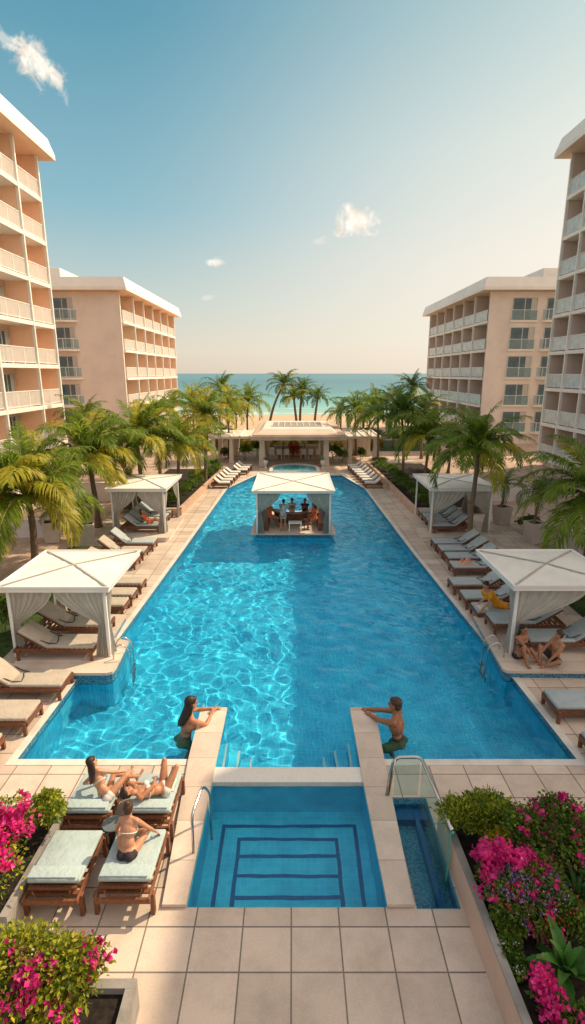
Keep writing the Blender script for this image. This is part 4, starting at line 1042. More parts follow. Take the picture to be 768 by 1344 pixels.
# bar, planting and ornaments under the pavilion
t = thing('serving_counter', 'long white serving counter under the pavilion roof', 'counter', (.3, 47.2, 0))
MB().box(-1.9, 1.9, -.3, .3, 0, .8, 0, .02).build('counter_front', M['cream'], t); MB().box(-2.0, 2.0, -.4, .4, .802, .86, 0, .01).build('counter_top', M['white'], t)
def chair(label, x, y, rz):
    t = thing('terrace_chair', label, 'chair', (x, y, 0), rz, 'white chairs under the pavilion')
    MB().box(-.22, .22, -.22, .22, .40, .45, 0, .01).build('seat', M['white'], t); MB().box(-.22, .22, .19, .23, .45, .9, 0, .01).build('backrest', M['white'], t)
    for sx in (-1, 1):
        for sy in (-1, 1): MB().box(sx*.19-.02, sx*.19+.02, sy*.19-.02, sy*.19+.02, 0, .40).build('leg', M['white'], t)
for i, x in enumerate((-1.7, -1.1, -.5, .9, 1.5, 2.1)):
    chair(('leftmost', 'second from left', 'third from left', 'third from right', 'second from right', 'rightmost')[i]+' white chair in the row under the pavilion', x, 44.6+.1*(i % 2), .1*(i-2)+PI)
t = thing('flower_arch', 'ornate round arch of stems and red flowers under the pavilion', 'flower arch', (.1, 46.0, 0))
m = MB()
for rr_, dx in ((.62, -.3), (.62, .3), (.45, 0)):
    m.tube([(dx+rr_*math.cos(a), .05*math.sin(3*a), .95+rr_*1.0*math.sin(a)) for a in np.linspace(-1.2, PI+1.2, 26)], .035, 6)
m.build('arch', M['trunk'], t, True)
fb = LB(); r_ = np.random.default_rng(5)
for k_ in range(160):
    a = r_.uniform(0, 6.28); p = np.array([r_.normal()*.22, -.1+r_.normal()*.1, .75+r_.normal()*.28]); q = nrm(r_.normal(size=3)); u = nrm(np.cross(q, r_.normal(size=3))); s2 = .09
    fb.add([p-q*s2, p-u*s2, p+q*s2, p+u*s2], [(0, 1, 2, 3)])
fb.build('flowers', [M['redpetal']], t)
for i, (x, y, h, rx) in enumerate(((-3.9, 43.6, 1.5, .7), (-3.1, 46.2, 1.6, .55), (-1.5, 49.2, 1.9, .35), (3.5, 45, 1.4, .7), (4.0, 43.0, 1.3, .8), (1.9, 49, 1.6, .7), (5.8, 44.5, 1.1, .5), (-5.6, 44.3, 1.2, .5))):
    shrub('bush', ('rounded', 'leafy', 'slender conical', 'dense', 'broad', 'low', 'small round', 'small leafy')[i]+' dark bush among the pavilion columns, '+('left front', 'left rear', 'rear left', 'right middle', 'right front', 'rear right', 'far right', 'far left')[i], 'bush', x, y, 0, rx, rx, h, 900, .12, [M['leafdark'], M['leafmid']], 220+i)
lb = LB(); r_ = np.random.default_rng(9)
for k_ in range(9000):
    p = np.array([r_.uniform(-8, 9), r_.uniform(52.5, 57.5), 0.0]); d = nrm(np.array([r_.normal()*.3, r_.normal()*.3, 1])); s2 = r_.uniform(.5, 1.15); q = nrm(np.cross(d, r_.normal(size=3)))*.06
    lb.add([p-q, p+q, p+d*s2], [(0, 1, 2)])
o = lb.build('dune_grass', [M['ochre']], None); tag(o, 'ochre dune grass growing behind the pavilion', 'grass', kind='stuff')
for i, (x, y) in enumerate(((-2.05, 40.3), (2.3, 40.3))):
    t = thing('white_urn', ('left', 'right')[i]+' small white urn at the front corner of the pavilion', 'urn', (x, y, 0))
    MB().lathe([(.10, 0), (.10, .04), (.04, .10), (.05, .2), (.17, .38), (.19, .5), (.14, .56), (.17, .6)], 16).build('urn', M['white'], t, True)
    shrub('urn_plant', 'white flowering plant in the '+('left', 'right')[i]+' pavilion urn', 'plant', x, y, .58, .18, .18, .25, 120, .08, [M['leafmid']], 240+i, None, ((M['whitepetal'], 14, 5, .05, .03, None),))

# ------------------------------------------------------------------ foreground planters
t = thing('planter_box', 'long pink rendered planter full of flowers on the right foreground', 'planter', (2.33, 5.5, 0))
def wallprism(mb, pts, z0, z1): mb.prism([(x-2.33, y-5.5) for x, y in pts], z0, z1)
m = MB(); wallprism(m, [(2.285, 6.9), (2.275, 6.85), (2.275, 6.4), (2.40, 3.2), (2.46, 3.2), (2.335, 6.42), (2.335, 6.9)], -.0, .5); wallprism(m, [(2.34, 6.82), (5.4, 6.82), (5.4, 6.9), (2.34, 6.9)], 0, .42)
m.build('wall', M['pinkwall'], t)
m = MB(); wallprism(m, [(2.278, 6.41), (2.40, 3.2), (2.50, 3.2), (2.375, 6.45), (2.375, 6.9), (2.278, 6.9)], .502, .53); m.build('cap', M['wallcap'], t)
m = MB(); m.add([(2.336-2.33, 6.81-5.5, .40), (2.46-2.33, 3.2-5.5, .40), (5.5-2.33, 3.2-5.5, .40), (5.5-2.33, 6.81-5.5, .40)], [(0, 1, 2, 3)]); m.build('soil', M['soil'], t)
t = thing('planter_box', 'stone planter corner with bougainvillea at the bottom left', 'planter', (-2.6, 4.2, 0))
m = MB()
m.box(-2.5, .86, .16, .26, 0, .45); m.box(.76, .86, -1.4, .158, 0, .45); m.build('wall', M['wallcap'], t)
m = MB(); m.add([(-2.5, -1.4, .36), (.759, -1.4, .36), (.759, .159, .36), (-2.5, .159, .36)], [(0, 1, 2, 3)]); m.build('soil', M['soil'], t)
t = thing('planter_box', 'grey stone planter with bougainvillea beside the empty lounger', 'planter', (-3.6, 6.0, 0))
m = MB(); m.prism([(-.08, -.82), (.02, -.82), (.10, .98), (0, .98)], 0, .42); m.prism([(-2.2, .90), (0, .90), (0, .98), (-2.2, .98)], 0, .40); m.build('wall', M['wallcap'], t)
m = MB(); m.add([(-2.2, -.82, .34), (-.07, -.82, .34), (.01, .9, .34), (-2.2, .9, .34)], [(0, 1, 2, 3)]); m.build('soil', M['soil'], t)

mg = M['magenta']
shrub('flower_shrub', 'large lime leaved bougainvillea with magenta clusters at the bottom left', 'flowering shrub', -2.80, 4.26, .36, .84, .60, 1.0, 9000, .060, [M['leaflime'], M['leaflime'], M['leaflime'], M['leafmid']], 301, None,
      ((mg, 58, 24, .058, .042, [(.15, -.1, .60, .11), (.35, -.25, .45, .11), (.05, -.35, .55, .12), (.45, .15, .55, .06), (-.55, -.25, .50, .09), (.60, .05, .42, .05)]),), 8)
shrub('flower_shrub', 'magenta bougainvillea in the bed left of the empty lounger', 'flowering shrub', -4.15, 5.95, .34, .62, .75, .70, 3600, .06, [M['leafmid'], M['leaflime']], 302, None,
      ((mg, 60, 26, .064, .046, [(.05, .05, .62, .14), (.2, -.25, .5, .12), (-.2, .2, .62, .13), (.25, .2, .5, .1)]),), 7)
shrub('leafy_shrub', 'yellow green leafy shrub at the back of the left flower bed', 'shrub', -3.72, 6.58, .34, .40, .35, .62, 2600, .055, [M['leaflime'], M['leafmid']], 303, None, (), 5)
# right bed
shrub('feathery_shrub', 'fine leaved feathery green shrub at the back of the right flower bed', 'shrub', 2.86, 6.42, .4, .66, .48, .70, 8500, .085, [M['leafmid'], M['leafmid'], M['leaflime']], 310, None, (), 7, .5)
shrub('yellow_shrub', 'yellow leaved shrub among the greens in the right flower bed', 'shrub', 2.80, 5.92, .4, .32, .27, .54, 2200, .05, [M['leafyellow']], 311, None, (), 4)
shrub('flower_shrub', 'hot magenta bougainvillea at the front of the right flower bed', 'flowering shrub', 2.70, 5.58, .4, .32, .22, .44, 1300, .055, [M['leafdark'], M['leafmid']], 312, None,
      ((mg, 46, 24, .058, .040, [(-.10, -.02, .42, .09), (.12, .0, .42, .09), (-.2, .1, .36, .05), (.02, .05, .44, .08), (.22, -.02, .40, .06)]),), 4)
shrub('flower_shrub', 'mixed violet and pink flowers spilling in the middle of the right bed', 'flowering shrub', 2.93, 5.25, .4, .52, .42, .54, 4600, .05, [M['leafmid'], M['leafdark']], 313, None,
      ((M['violet'], 85, 14, .028, .03, None), (mg, 18, 18, .05, .032, None), (M['whitepetal'], 20, 8, .02, .03, None), (M['redpetal'], 3, 12, .03, .025, None)), 6)
shrub('flower_shrub', 'green shrub with scattered pink blooms at the back right of the bed', 'flowering shrub', 3.62, 6.2, .4, .70, .58, .74, 7000, .06, [M['leafdark'], M['leafmid']], 314, None, ((mg, 40, 22, .056, .036, None),), 7)
shrub('flower_shrub', 'column of magenta blooms behind the yellow leaved shrub', 'flowering shrub', 3.12, 5.75, .4, .2, .2, .52, 700, .05, [M['leafdark']], 316, None, ((mg, 16, 22, .05, .035, [(0, 0, .40, .07), (0, -.05, .5, .05), (.02, .05, .3, .06)]),), 3)
shrub('flower_shrub', 'pink and coral blooms beside the broad leaved plant', 'flowering shrub', 2.96, 4.86, .4, .2, .18, .36, 500, .05, [M['leafmid']], 317, None, ((mg, 9, 18, .045, .03, None), (M['redpetal'], 4, 12, .03, .025, None)), 3)
shrub('flower_shrub', 'magenta blooms low in the soil at the front of the right bed', 'flowering shrub', 2.72, 4.18, .4, .19, .2, .30, 420, .06, [M['leafbroad'], M['leafmid']], 315, None, ((mg, 22, 22, .054, .038, [(0, .05, .28, .06), (-.02, -.12, .22, .05), (.02, .18, .24, .03)]),), 3)
for i, (x, y, rx, ry, h, mt, fl, lab) in enumerate(((2.62, 5.0, .17, .26, .22, 'leafmid', None, 'low green filler plant along the inner edge of the right planter wall'), (3.35, 5.0, .35, .35, .42, 'leafdark', (M['redpetal'], 8, 10, .03, .03, None), 'dark leaved shrub with a few coral blooms behind the broad leaved plant'),
      (3.30, 5.55, .34, .30, .50, 'leafmid', (mg, 14, 20, .048, .035, None), 'pink flowering shrub between the yellow shrub and the fern like plant'), (2.98, 3.98, .30, .28, .30, 'leafdark', (mg, 5, 16, .045, .03, None), 'low dark shrub at the very front of the right bed'),
      (2.52, 4.62, .12, .3, .16, 'leafdark', (M['whitepetal'], 10, 7, .02, .02, None), 'low creeping plant with white flowers by the front of the planter wall'), (4.1, 5.6, .5, .6, .6, 'leafdark', (mg, 12, 20, .05, .035, None), 'pink flowering bush at the right edge of the bed'))):
    shrub('flower_shrub' if fl else 'leafy_shrub', lab, 'shrub', x, y, .4, rx, ry, h, int(900+5000*rx*ry*4), .055, [M[mt], M['leafmid']], 330+i, None, (fl,) if fl else (), 5)
def broadplant(label, x, y, z0, L, n, seed, wide=.16, name='broad_leaf_plant', up=1.0):
    r = random.Random(seed); t = thing(name, label, 'plant', (x, y, z0)); lb = LB()
    for i in range(n):
        az = i*2.4+r.uniform(-.3, .3); q = i/n; e0 = R((80-62*q)*up+r.uniform(-8, 8)); dr = R(45+65*q); K = 16; l = L*r.uniform(.8, 1.1)*(.75 if q < .2 else 1)
        p = np.array([0, 0, 0.02]); V = []; Fq = []
        for k in range(K+1):
            u = k/K; e = e0-dr*u**1.6; d = np.array([math.cos(az)*math.cos(e), math.sin(az)*math.cos(e), math.sin(e)]); s = nrm(np.cross(d, [0, 0, 1])); nn = np.cross(s, d)
            w = l*wide*(math.sin(PI*min(1, (u*.94+.03)))**.7)*(1-.35*u)*(1+.12*(k % 2))*(.3 if u < .08 else 1)
            V += [p-s*w+nn*w*.35*(1+.3*(k % 2)), p, p+s*w+nn*w*.35*(1+.3*(k % 2))]; p = p+d*l/K
        Fq = [(3*k+j, 3*k+j+1, 3*k+4+j, 3*k+3+j) for k in range(K) for j in range(2)]
        lb.add(V, Fq, 0)
    lb.build('leaves', [M['leafbroad']], t, True); return t
broadplant('large plant with broad crinkled green leaves in the right bed', 3.08, 4.52, .4, .56, 17, 5, .15)
broadplant('narrow leaved fern like plant at the right edge of the bed', 3.66, 5.4, .4, .62, 26, 8, .055)
broadplant('low plant with short oval leaves beside the soil of the right bed', 2.72, 4.5, .4, .2, 10, 12, .2)

# ------------------------------------------------------------------ people
def remesh(mb, name, mat, parent, voxel, smooth=4, fac=.5):
    me = mb.mesh(name+'_base', mat); o = bpy.data.objects.new(name+'_tmp', me); C.objects.link(o)
    m = o.modifiers.new('r', 'REMESH'); m.mode = 'VOXEL'; m.voxel_size = voxel; m.use_smooth_shade = True
    s = o.modifiers.new('s', 'SMOOTH'); s.iterations = smooth; s.factor = fac
    dg = bpy.context.evaluated_depsgraph_get(); dg.update()
    res = bpy.data.meshes.new_from_object(o.evaluated_get(dg)); res.name = name
    bpy.data.objects.remove(o); bpy.data.meshes.remove(me)
    res.materials.clear(); res.materials.append(mat)
    res.polygons.foreach_set('use_smooth', [True]*len(res.polygons))
    ob = inst(name, res, parent); ob.cycles.is_caustics_receiver = True; return ob
def cap(mb, a, b, ra, rb, n=10):
    a, b = Vector(a), Vector(b); mb.ball(a, ra, n, 7); mb.ball(b, rb, n, 7)
    if (b-a).length > 1e-4: mb.tube([a, b], [ra, rb], n)
def ik(a, target, l1, l2, pole):
    a, tg, pole = Vector(a), Vector(target), Vector(pole); d = tg-a; L = min(d.length, (l1+l2)*.995); d.normalize(); e = a+d*L
    x = (l1*l1-l2*l2+L*L)/(2*L); h = math.sqrt(max(0, l1*l1-x*x)); p = (pole-d*pole.dot(d))
    if p.length < 1e-4: p = d.orthogonal()
    return a+d*x+p.normalized()*h, e
def person(label, pelvis, up, fwd, hands, feet, elbow=((0, 0, -1), (0, 0, -1)), knee=((0, 0, 1), (0, 0, 1)), headf=None, headu=None, s=1.0, sex='f', skinm='skin1', hair='hairdark', hairstyle='long',
           clothes=('bikini', 'darkcloth'), voxel=.012, group=None, bottom=None, bend=0.0):
    P = Vector(pelvis); base = Vector((P.x, P.y, min(P.z, *(f[2] for f in feet))))
    t = thing('person', label, 'person', base, 0, group)
    P = P-base; hands = [Vector(h)-base for h in hands]; feet = [Vector(f)-base for f in feet]
    u = Vector(up).normalized(); f = Vector(fwd); f = (f-u*f.dot(u)).normalized(); r = f.cross(u).normalized()
    u2 = (u+f*bend).normalized()                      # upper spine bends
    B = lambda o, uu, ff: Matrix((o.cross(uu) if False else r, ff, uu)).transposed()
    B1 = Matrix((r, f, u)).transposed(); f2 = r.cross(-u2).normalized() if False else (u2.cross(r)).normalized(); B2 = Matrix((r, f2, u2)).transposed()
    if f2.dot(f) < 0: f2 = -f2; B2 = Matrix((r, f2, u2)).transposed()
    waist = P+u*.15*s; chest = waist+u2*.19*s; neck = chest+u2*.20*s
    m = MB(); fem = sex == 'f'; shw = (.165 if fem else .195)*s
    def EL(mm, c, rad, Bm, g=0): mm.ball(c, tuple(x*s+g for x in rad), 14, 10, 0, Bm)
    EL(m, P, (.165 if fem else .155, .112, .125), B1); EL(m, waist, (.125 if fem else .14, .092, .15), B1)
    EL(m, chest, (.148 if fem else .172, .108 if fem else .122, .165), B2); EL(m, chest+u2*.1*s, (.155 if fem else .185, .085, .10), B2)
    EL(m, P-f*.05*s-u*.03*s+r*.07*s, (.085, .085, .09), B1); EL(m, P-f*.05*s-u*.03*s-r*.07*s, (.085, .085, .09), B1)
    if fem:
        for q in (-1, 1): EL(m, chest+f2*.085*s+r*q*.07*s-u2*.005*s, (.06, .058, .06), B2)
    else:
        for q in (-1, 1): EL(m, chest+f2*.065*s+r*q*.075*s+u2*.04*s, (.085, .055, .06), B2)
    hu = Vector(headu).normalized() if headu else (u2*.6+Vector((0, 0, 1))*.4).normalized()
    hf = Vector(headf) if headf else f2; hf = (hf-hu*hf.dot(hu)).normalized(); hr = hf.cross(hu).normalized(); BH = Matrix((hr, hf, hu)).transposed()
    hc = neck+hu*.155*s+hf*.015*s
    cap(m, neck-u2*.05*s, hc-hu*.05*s-hf*.015*s, .062*s if not fem else .054*s, .052*s)
    EL(m, hc+hu*.025*s-hf*.008*s, (.075, .093, .095), BH); EL(m, hc-hu*.045*s+hf*.022*s, (.056, .066, .068), BH)
    EL(m, hc-hu*.008*s+hf*.096*s, (.013, .020, .026), BH); EL(m, hc-hu*.052*s+hf*.082*s, (.024, .012, .012), BH)       # nose, mouth
    EL(m, hc+hu*.035*s+hf*.076*s, (.045, .014, .012), BH)                                                          # brow
    for q in (-1, 1): EL(m, hc+hr*q*.076*s-hf*.004*s, (.012, .02, .032), BH)
    cl = MB(); top = MB(); arms = []
    for i, q in enumerate((-1, 1)):
        sh = neck-u2*.055*s+r*q*shw*.93
        el, wr_ = ik(sh, hands[i], .285*s, .255*s, elbow[i])
        k1 = 1.0 if not fem else .84
        cap(m, neck-u2*.03*s+r*q*.05*s, sh, .055*s*k1, .062*s*k1)
        cap(m, sh, sh.lerp(el, .45), .060*s*k1, .053*s*k1); cap(m, sh.lerp(el, .45), el, .053*s*k1, .041*s*k1); cap(m, el, el.lerp(wr_, .35), .043*s*k1, .042*s*k1); cap(m, el.lerp(wr_, .35), wr_, .042*s*k1, .027*s*k1)
        arms.append((sh, el))
        fd = (wr_-el).normalized(); pn = Vector((0, 0, 1)); pn = (pn-fd*pn.dot(fd)); pn = pn.normalized() if pn.length > .1 else f.copy(); side = fd.cross(pn).normalized()
        HB = Matrix((side, fd, pn)).transposed(); palm_ = wr_+fd*.05*s
        m.ball(palm_, (.040*s, .052*s, .015*s), 10, 7, 0, HB)
        for k, (off, ln) in enumerate(((-.03, .062), (-.010, .074), (.010, .070), (.030, .055))):
            a0 = palm_+fd*.042*s+side*off*s; dd = (fd+side*off*4.5).normalized(); a1 = a0+dd*ln*.52*s-pn*.006*s; a2 = a1+(dd-pn*.55).normalized()*ln*.48*s
            cap(m, a0, a1, .0088*s, .0082*s, 8); cap(m, a1, a2, .0082*s, .0068*s, 8)
        tq = q if True else 1; th0 = wr_+fd*.022*s-side*q*.028*s; th1 = th0+(fd*.75-side*q*.8).normalized()*.04*s; cap(m, th0, th1, .012*s, .010*s, 8); cap(m, th1, th1+(fd-side*q*.25-pn*.3).normalized()*.032*s, .010*s, .008*s, 8)
    legs = []
    for i, q in enumerate((-1, 1)):
        hp = P+r*q*.085*s-u*.02*s; kn, an = ik(hp, feet[i], .42*s, .41*s, knee[i]); legs.append((hp, kn))
        k1 = 1.0 if not fem else .95
        cap(m, hp, hp.lerp(kn, .5), .092*s*k1, .076*s*k1, 12); cap(m, hp.lerp(kn, .5), kn, .076*s*k1, .052*s*k1, 12); cap(m, kn, kn.lerp(an, .3), .052*s*k1, .055*s*k1); cap(m, kn.lerp(an, .3), an, .055*s*k1, .034*s*k1)
        sd = (an-kn).normalized(); fo = (kn-hp).normalized(); fo = (fo-sd*fo.dot(sd)*.85); 
        if fo.length < .15: fo = f.copy()
        fo = (fo.normalized()*.8+f*.35-sd*.05).normalized()
        ft = an+sd*.03*s; cap(m, ft-fo*.045*s, ft+fo*.13*s-Vector((0, 0, .01)), .032*s, .026*s)
        sx_ = fo.cross(Vector((0, 0, 1))); sx_ = sx_.normalized() if sx_.length > .1 else r
        for k in range(5): cap(m, ft+fo*.13*s+sx_*(k-2)*.013*s, ft+fo*(.172-.006*abs(k-1))*s+sx_*(k-2)*.016*s, .011*s, .009*s, 6)
    remesh(m, 'body', M[skinm], t, voxel)
    # hair
    hm = MB()
    hm.ball(hc+hu*.045*s-hf*.026*s, (.086*s, .098*s, .092*s), 14, 10, 0, BH); hm.ball(hc-hu*.005*s-hf*.048*s, (.080*s, .068*s, .088*s), 14, 10, 0, BH)
    hm.ball(hc+hu*.088*s+hf*.03*s, (.06*s, .05*s, .03*s), 12, 8, 0, BH)
    if hairstyle == 'long':
        rr2 = random.Random(label)
        for k in range(13):
            a = -1.15+2.3*k/12; st = hc+hu*.0*s-hf*(.075*math.cos(a))*s+hr*.085*math.sin(a)*s
            mid = st-hu*.12*s-hf*.02*s+hr*.02*math.sin(a)*s; en = neck-u2*(.10+.10*math.cos(a)+rr2.uniform(-.03, .05))*s-f2*(.10+.05*math.cos(a))*s+r*(.10*math.sin(a))*s
            cap(hm, st, mid, .026*s, .026*s, 8); cap(hm, mid, en, .026*s, .010*s, 8)
    elif hairstyle == 'bun':
        hm.ball(hc+hu*.115*s-hf*.05*s, (.052*s,)*3, 12, 8)
    remesh(hm, 'hair', M[hair], t, voxel*.9, 2)
    if voxel < .0125:
        for q in (-1, 1):
            MB().ball(hc+hu*.012*s+hf*.079*s+hr*q*.029*s, .0095*s, 8, 6).build('eye', M['eye'], t, True)
    kind, cm = clothes
    if kind in ('bikini', 'trunks'):
        c2 = MB(); EL(c2, P-u*.01*s, (.165 if fem else .155, .112, .085 if kind == 'bikini' else .115), B1, .009)
        for q in (-1, 1): EL(c2, P-f*.05*s-u*.03*s+r*q*.07*s, (.085, .085, .08), B1, .008)
        if kind == 'trunks':
            for hp, kn in legs: cap(c2, hp, hp.lerp(kn, .5), .092*s+.011, .078*s+.014, 12)
        else:
            for hp, kn in legs: c2.ball(hp.lerp(kn, .02), .092*s+.004, 12, 8)
        remesh(c2, 'swim_shorts' if kind == 'trunks' else 'bikini_bottom', M[bottom or cm], t, voxel, 2)
    if kind == 'bikini':
        c2 = MB()
        for q in (-1, 1): EL(c2, chest+f2*.088*s+r*q*.07*s-u2*.008*s, (.056, .056, .05), B2, .008)
        n_ = 20; ring_ = [chest-u2*.03*s+r*.152*s*math.cos(a)+f2*.113*s*math.sin(a) for a in np.linspace(0, 2*PI, n_)]
        c2.tube(ring_, .012*s, 6)
        remesh(c2, 'bikini_top', M[cm], t, voxel, 1)
    if kind in ('shirt', 'dress'):
        c2 = MB(); EL(c2, waist, (.130 if fem else .145, .096, .17), B1, .012); EL(c2, chest, (.150 if fem else .172, .112 if fem else .122, .165), B2, .012); EL(c2, chest+u2*.1*s, (.155 if fem else .18, .088, .09), B2, .010)
        EL(c2, P, (.165, .112, .125), B1, .012)
        if fem:
            for q in (-1, 1): EL(c2, chest+f2*.085*s+r*q*.07*s, (.06, .058, .06), B2, .010)
        for sh, el in arms: cap(c2, sh, sh.lerp(el, .45), .060*s+.008, .054*s+.012)
        for hp, kn in legs: cap(c2, hp, hp.lerp(kn, .5 if kind == 'dress' else .35), .092*s+.012, .08*s+.014, 12)
        remesh(c2, 'shirt' if kind == 'shirt' else 'dress', M[cm], t, voxel, 2)
    return t

# the pair standing in the pool at the divider walls
person('long haired woman standing in the pool leaning on the left divider wall', (-2.22, 9.36, -.33), (.20, .14, 1), (1, .55, 0), [(-1.72, 9.95, .09), (-1.70, 9.74, .09)], [(-2.3, 9.28, -1.3), (-2.2, 9.48, -1.3)],
       elbow=((-.2, .6, -.4), (.2, -.9, -.5)), headf=(1, .7, -.25), s=1.27, sex='f', skinm='skin1', clothes=('trunks', 'olive'), voxel=.009, knee=((1, .5, 0), (1, .5, 0)))
person('man standing in the pool resting his forearms on the right divider wall', (2.16, 9.34, -.34), (-.10, .10, 1), (-1, .45, 0), [(1.62, 9.72, .09), (1.60, 9.92, .09)], [(1.85, 9.0, -.95), (2.2, 9.43, -1.3)],
       elbow=((.3, -.8, -.6), (.2, .6, -.3)), headf=(-1, .5, -.15), s=1.27, sex='m', skinm='skin2', hair='hairbrown', hairstyle='short', clothes=('trunks', 'olive'), voxel=.009, knee=((-1, 0, .5), (-1, .3, 0)))
# the three on the foreground loungers
person('long haired woman leaning on one arm on the back left lounger', (-2.90, 6.98, .58), (-.62, .28, .60), (.55, 1, .1), [(-3.2, 7.35, .52), (-2.46, 7.35, .72)], [(-2.72, 7.5, .54), (-2.56, 7.42, .56)],
       elbow=((-.8, -.2, -.2), (.5, -.6, -.5)), headf=(.85, .75, -.45), s=.82, sex='f', skinm='skin3', clothes=('bikini', 'whitecloth'), voxel=.009, knee=((-.3, .3, 1), (.4, .3, 1)), bend=.25)
person('person lying with bent knees on the back right lounger', (-2.06, 7.14, .59), (-.55, -.35, .18), (.3, .2, 1), [(-2.42, 7.2, .62), (-2.2, 7.18, .72)], [(-2.18, 7.52, .55), (-2.02, 7.46, .55)],
       elbow=((-.4, -.4, .2), (.3, -.6, .3)), headf=(.1, .2, 1), headu=(-.6, -.4, .35), s=.86, sex='f', skinm='skin1', hairstyle='short', clothes=('bikini', 'whitecloth'), voxel=.009, knee=((.2, -.1, 1), (.5, 0, 1)))
person('bare backed person with a hair bun seated on the front right lounger', (-2.30, 6.0, .54), (-.05, .42, .9), (.25, 1, 0), [(-2.42, 6.38, .52), (-1.96, 6.36, .50)], [(-2.2, 6.40, .48), (-2.38, 6.40, .48)],
       elbow=((-.8, -.3, -.3), (.8, -.4, -.2)), headf=(.2, 1, -.25), headu=(0, .1, 1), s=.83, sex='f', skinm='skin3', hair='hairbrown', hairstyle='bun', clothes=('bikini', 'whitecloth'), bottom='darkcloth', voxel=.009, knee=((-1, .3, .5), (1, .3, .5)), bend=.1)
# at the right cabana
person('dark haired woman sitting on the front edge of the right cabana platform', (5.58, 11.82, .31), (.02, -.02, 1), (.35, -1, 0), [(5.60, 11.5, .30), (5.80, 11.48, .34)], [(5.62, 11.42, .24), (5.95, 11.48, .24)],
       elbow=((-.8, -.2, 0), (.6, -.4, 0)), headf=(.55, -1, -.1), s=.98, sex='f', skinm='skin2', clothes=('bikini', 'darkcloth'), voxel=.009, knee=((-.3, -.5, 1), (.3, -.2, 1)))
person('bare chested boy sitting beside the woman on the right cabana platform', (6.36, 11.62, .31), (.05, -.04, 1), (-1, -.15, 0), [(6.1, 11.42, .32), (6.02, 11.72, .34)], [(6.02, 11.40, .24), (6.0, 11.62, .24)],
       elbow=((.2, -.7, -.2), (0, .6, -.2)), headf=(-1, .3, -.15), s=.92, sex='m', skinm='skin1', hair='hairbrown', hairstyle='short', clothes=('trunks', 'darkcloth'), voxel=.009, knee=((0, -.8, .5), (-.2, .6, .8)))
person('person in an orange top propped on their elbows on a right deck lounger', (5.98, 14.40, .50), (-.62, -.12, .70), (-.8, -.5, -.5), [(5.45, 14.15, .42), (5.48, 14.55, .42)], [(6.85, 14.35, .44), (6.85, 14.55, .44)],
       elbow=((.2, -.3, -1), (.2, .3, -1)), headf=(-.8, -.7, -.25), headu=(-.2, -.1, 1), s=1.08, sex='f', skinm='skin3', hair='hairbrown', hairstyle='short', clothes=('shirt', 'orange'), voxel=.010, knee=((0, 0, -1), (0, 0, -1)))
# in the second left cabana
person('person in coral clothes reclining in the second left cabana', (-6.35, 22.75, .62), (-.6, .05, .8), (1, -.1, .5), [(-6.1, 22.55, .7), (-6.15, 22.95, .68)], [(-5.75, 22.6, .62), (-5.8, 22.9, .62)],
       headf=(1, -.3, 0), s=.85, sex='f', skinm='skin1', clothes=('dress', 'coral'), voxel=.016, knee=((.2, -.2, 1), (.2, .2, 1)))
# bar guests
BGp = 'guests at the pool bar'
person('guest in coral clothes seated at the left end of the bar', (-1.05, 23.75, .66), (0.05, 0, 1), (1, .2, 0), [(-.7, 23.7, .86), (-.75, 24.0, .86)], [(-.7, 23.55, .2), (-.7, 23.85, .2)], s=.92, clothes=('dress', 'coral'), voxel=.018, group=BGp, hair='hairbrown', knee=((1, 0, .5), (1, 0, .5)))
person('guest in a grey striped shirt standing with their back to us at the bar', (-.42, 22.95, .92), (.05, .05, 1), (.2, 1, 0), [(-.5, 23.35, .95), (-.1, 23.3, 1.0)], [(-.52, 22.9, .21), (-.32, 22.9, .21)], s=.86, sex='m', clothes=('shirt', 'stripe'), voxel=.018, group=BGp, hairstyle='short', knee=((0, 1, 0), (0, 1, 0)))
person('guest seen as a dark head left of centre behind the bar counter', (-.02, 25.15, .42), (0, 0, 1), (0, -1, 0), [(-.2, 24.75, .70), (.2, 24.75, .70)], [(-.1, 24.95, .2), (.1, 24.95, .2)], s=.9, sex='m', clothes=('shirt', 'whitecloth'), voxel=.018, group=BGp, hairstyle='short', knee=((0, -1, .5), (0, -1, .5)))
person('guest seen as a dark head right of centre behind the bar counter', (.6, 25.1, .42), (0, 0, 1), (-.2, -1, 0), [(.4, 24.75, .70), (.75, 24.7, .70)], [(.5, 24.9, .2), (.7, 24.9, .2)], s=.9, sex='m', skinm='skin2', clothes=('shirt', 'darkcloth'), voxel=.018, group=BGp, hairstyle='short', knee=((0, -1, .5), (0, -1, .5)))
person('long haired guest seated on the right bench at the back of the bar', (1.12, 24.2, .66), (-.05, 0, 1), (-1, .1, 0), [(.85, 24.0, .86), (.85, 24.35, .86)], [(.8, 24.05, .2), (.8, 24.3, .2)], s=.92, skinm='skin1', clothes=('bikini', 'darkcloth'), voxel=.018, group=BGp, hair='hairbrown', knee=((-1, 0, .5), (-1, 0, .5)))
person('guest in coral clothes seated on the right bench at the front of the bar', (1.02, 23.35, .66), (-.1, 0, 1), (-1, -.3, 0), [(.7, 23.2, .8), (.72, 23.45, .8)], [(.68, 23.1, .2), (.72, 23.4, .2)], s=.88, skinm='skin2', clothes=('dress', 'coral'), voxel=.018, group=BGp, knee=((-1, 0, .5), (-1, 0, .5)))
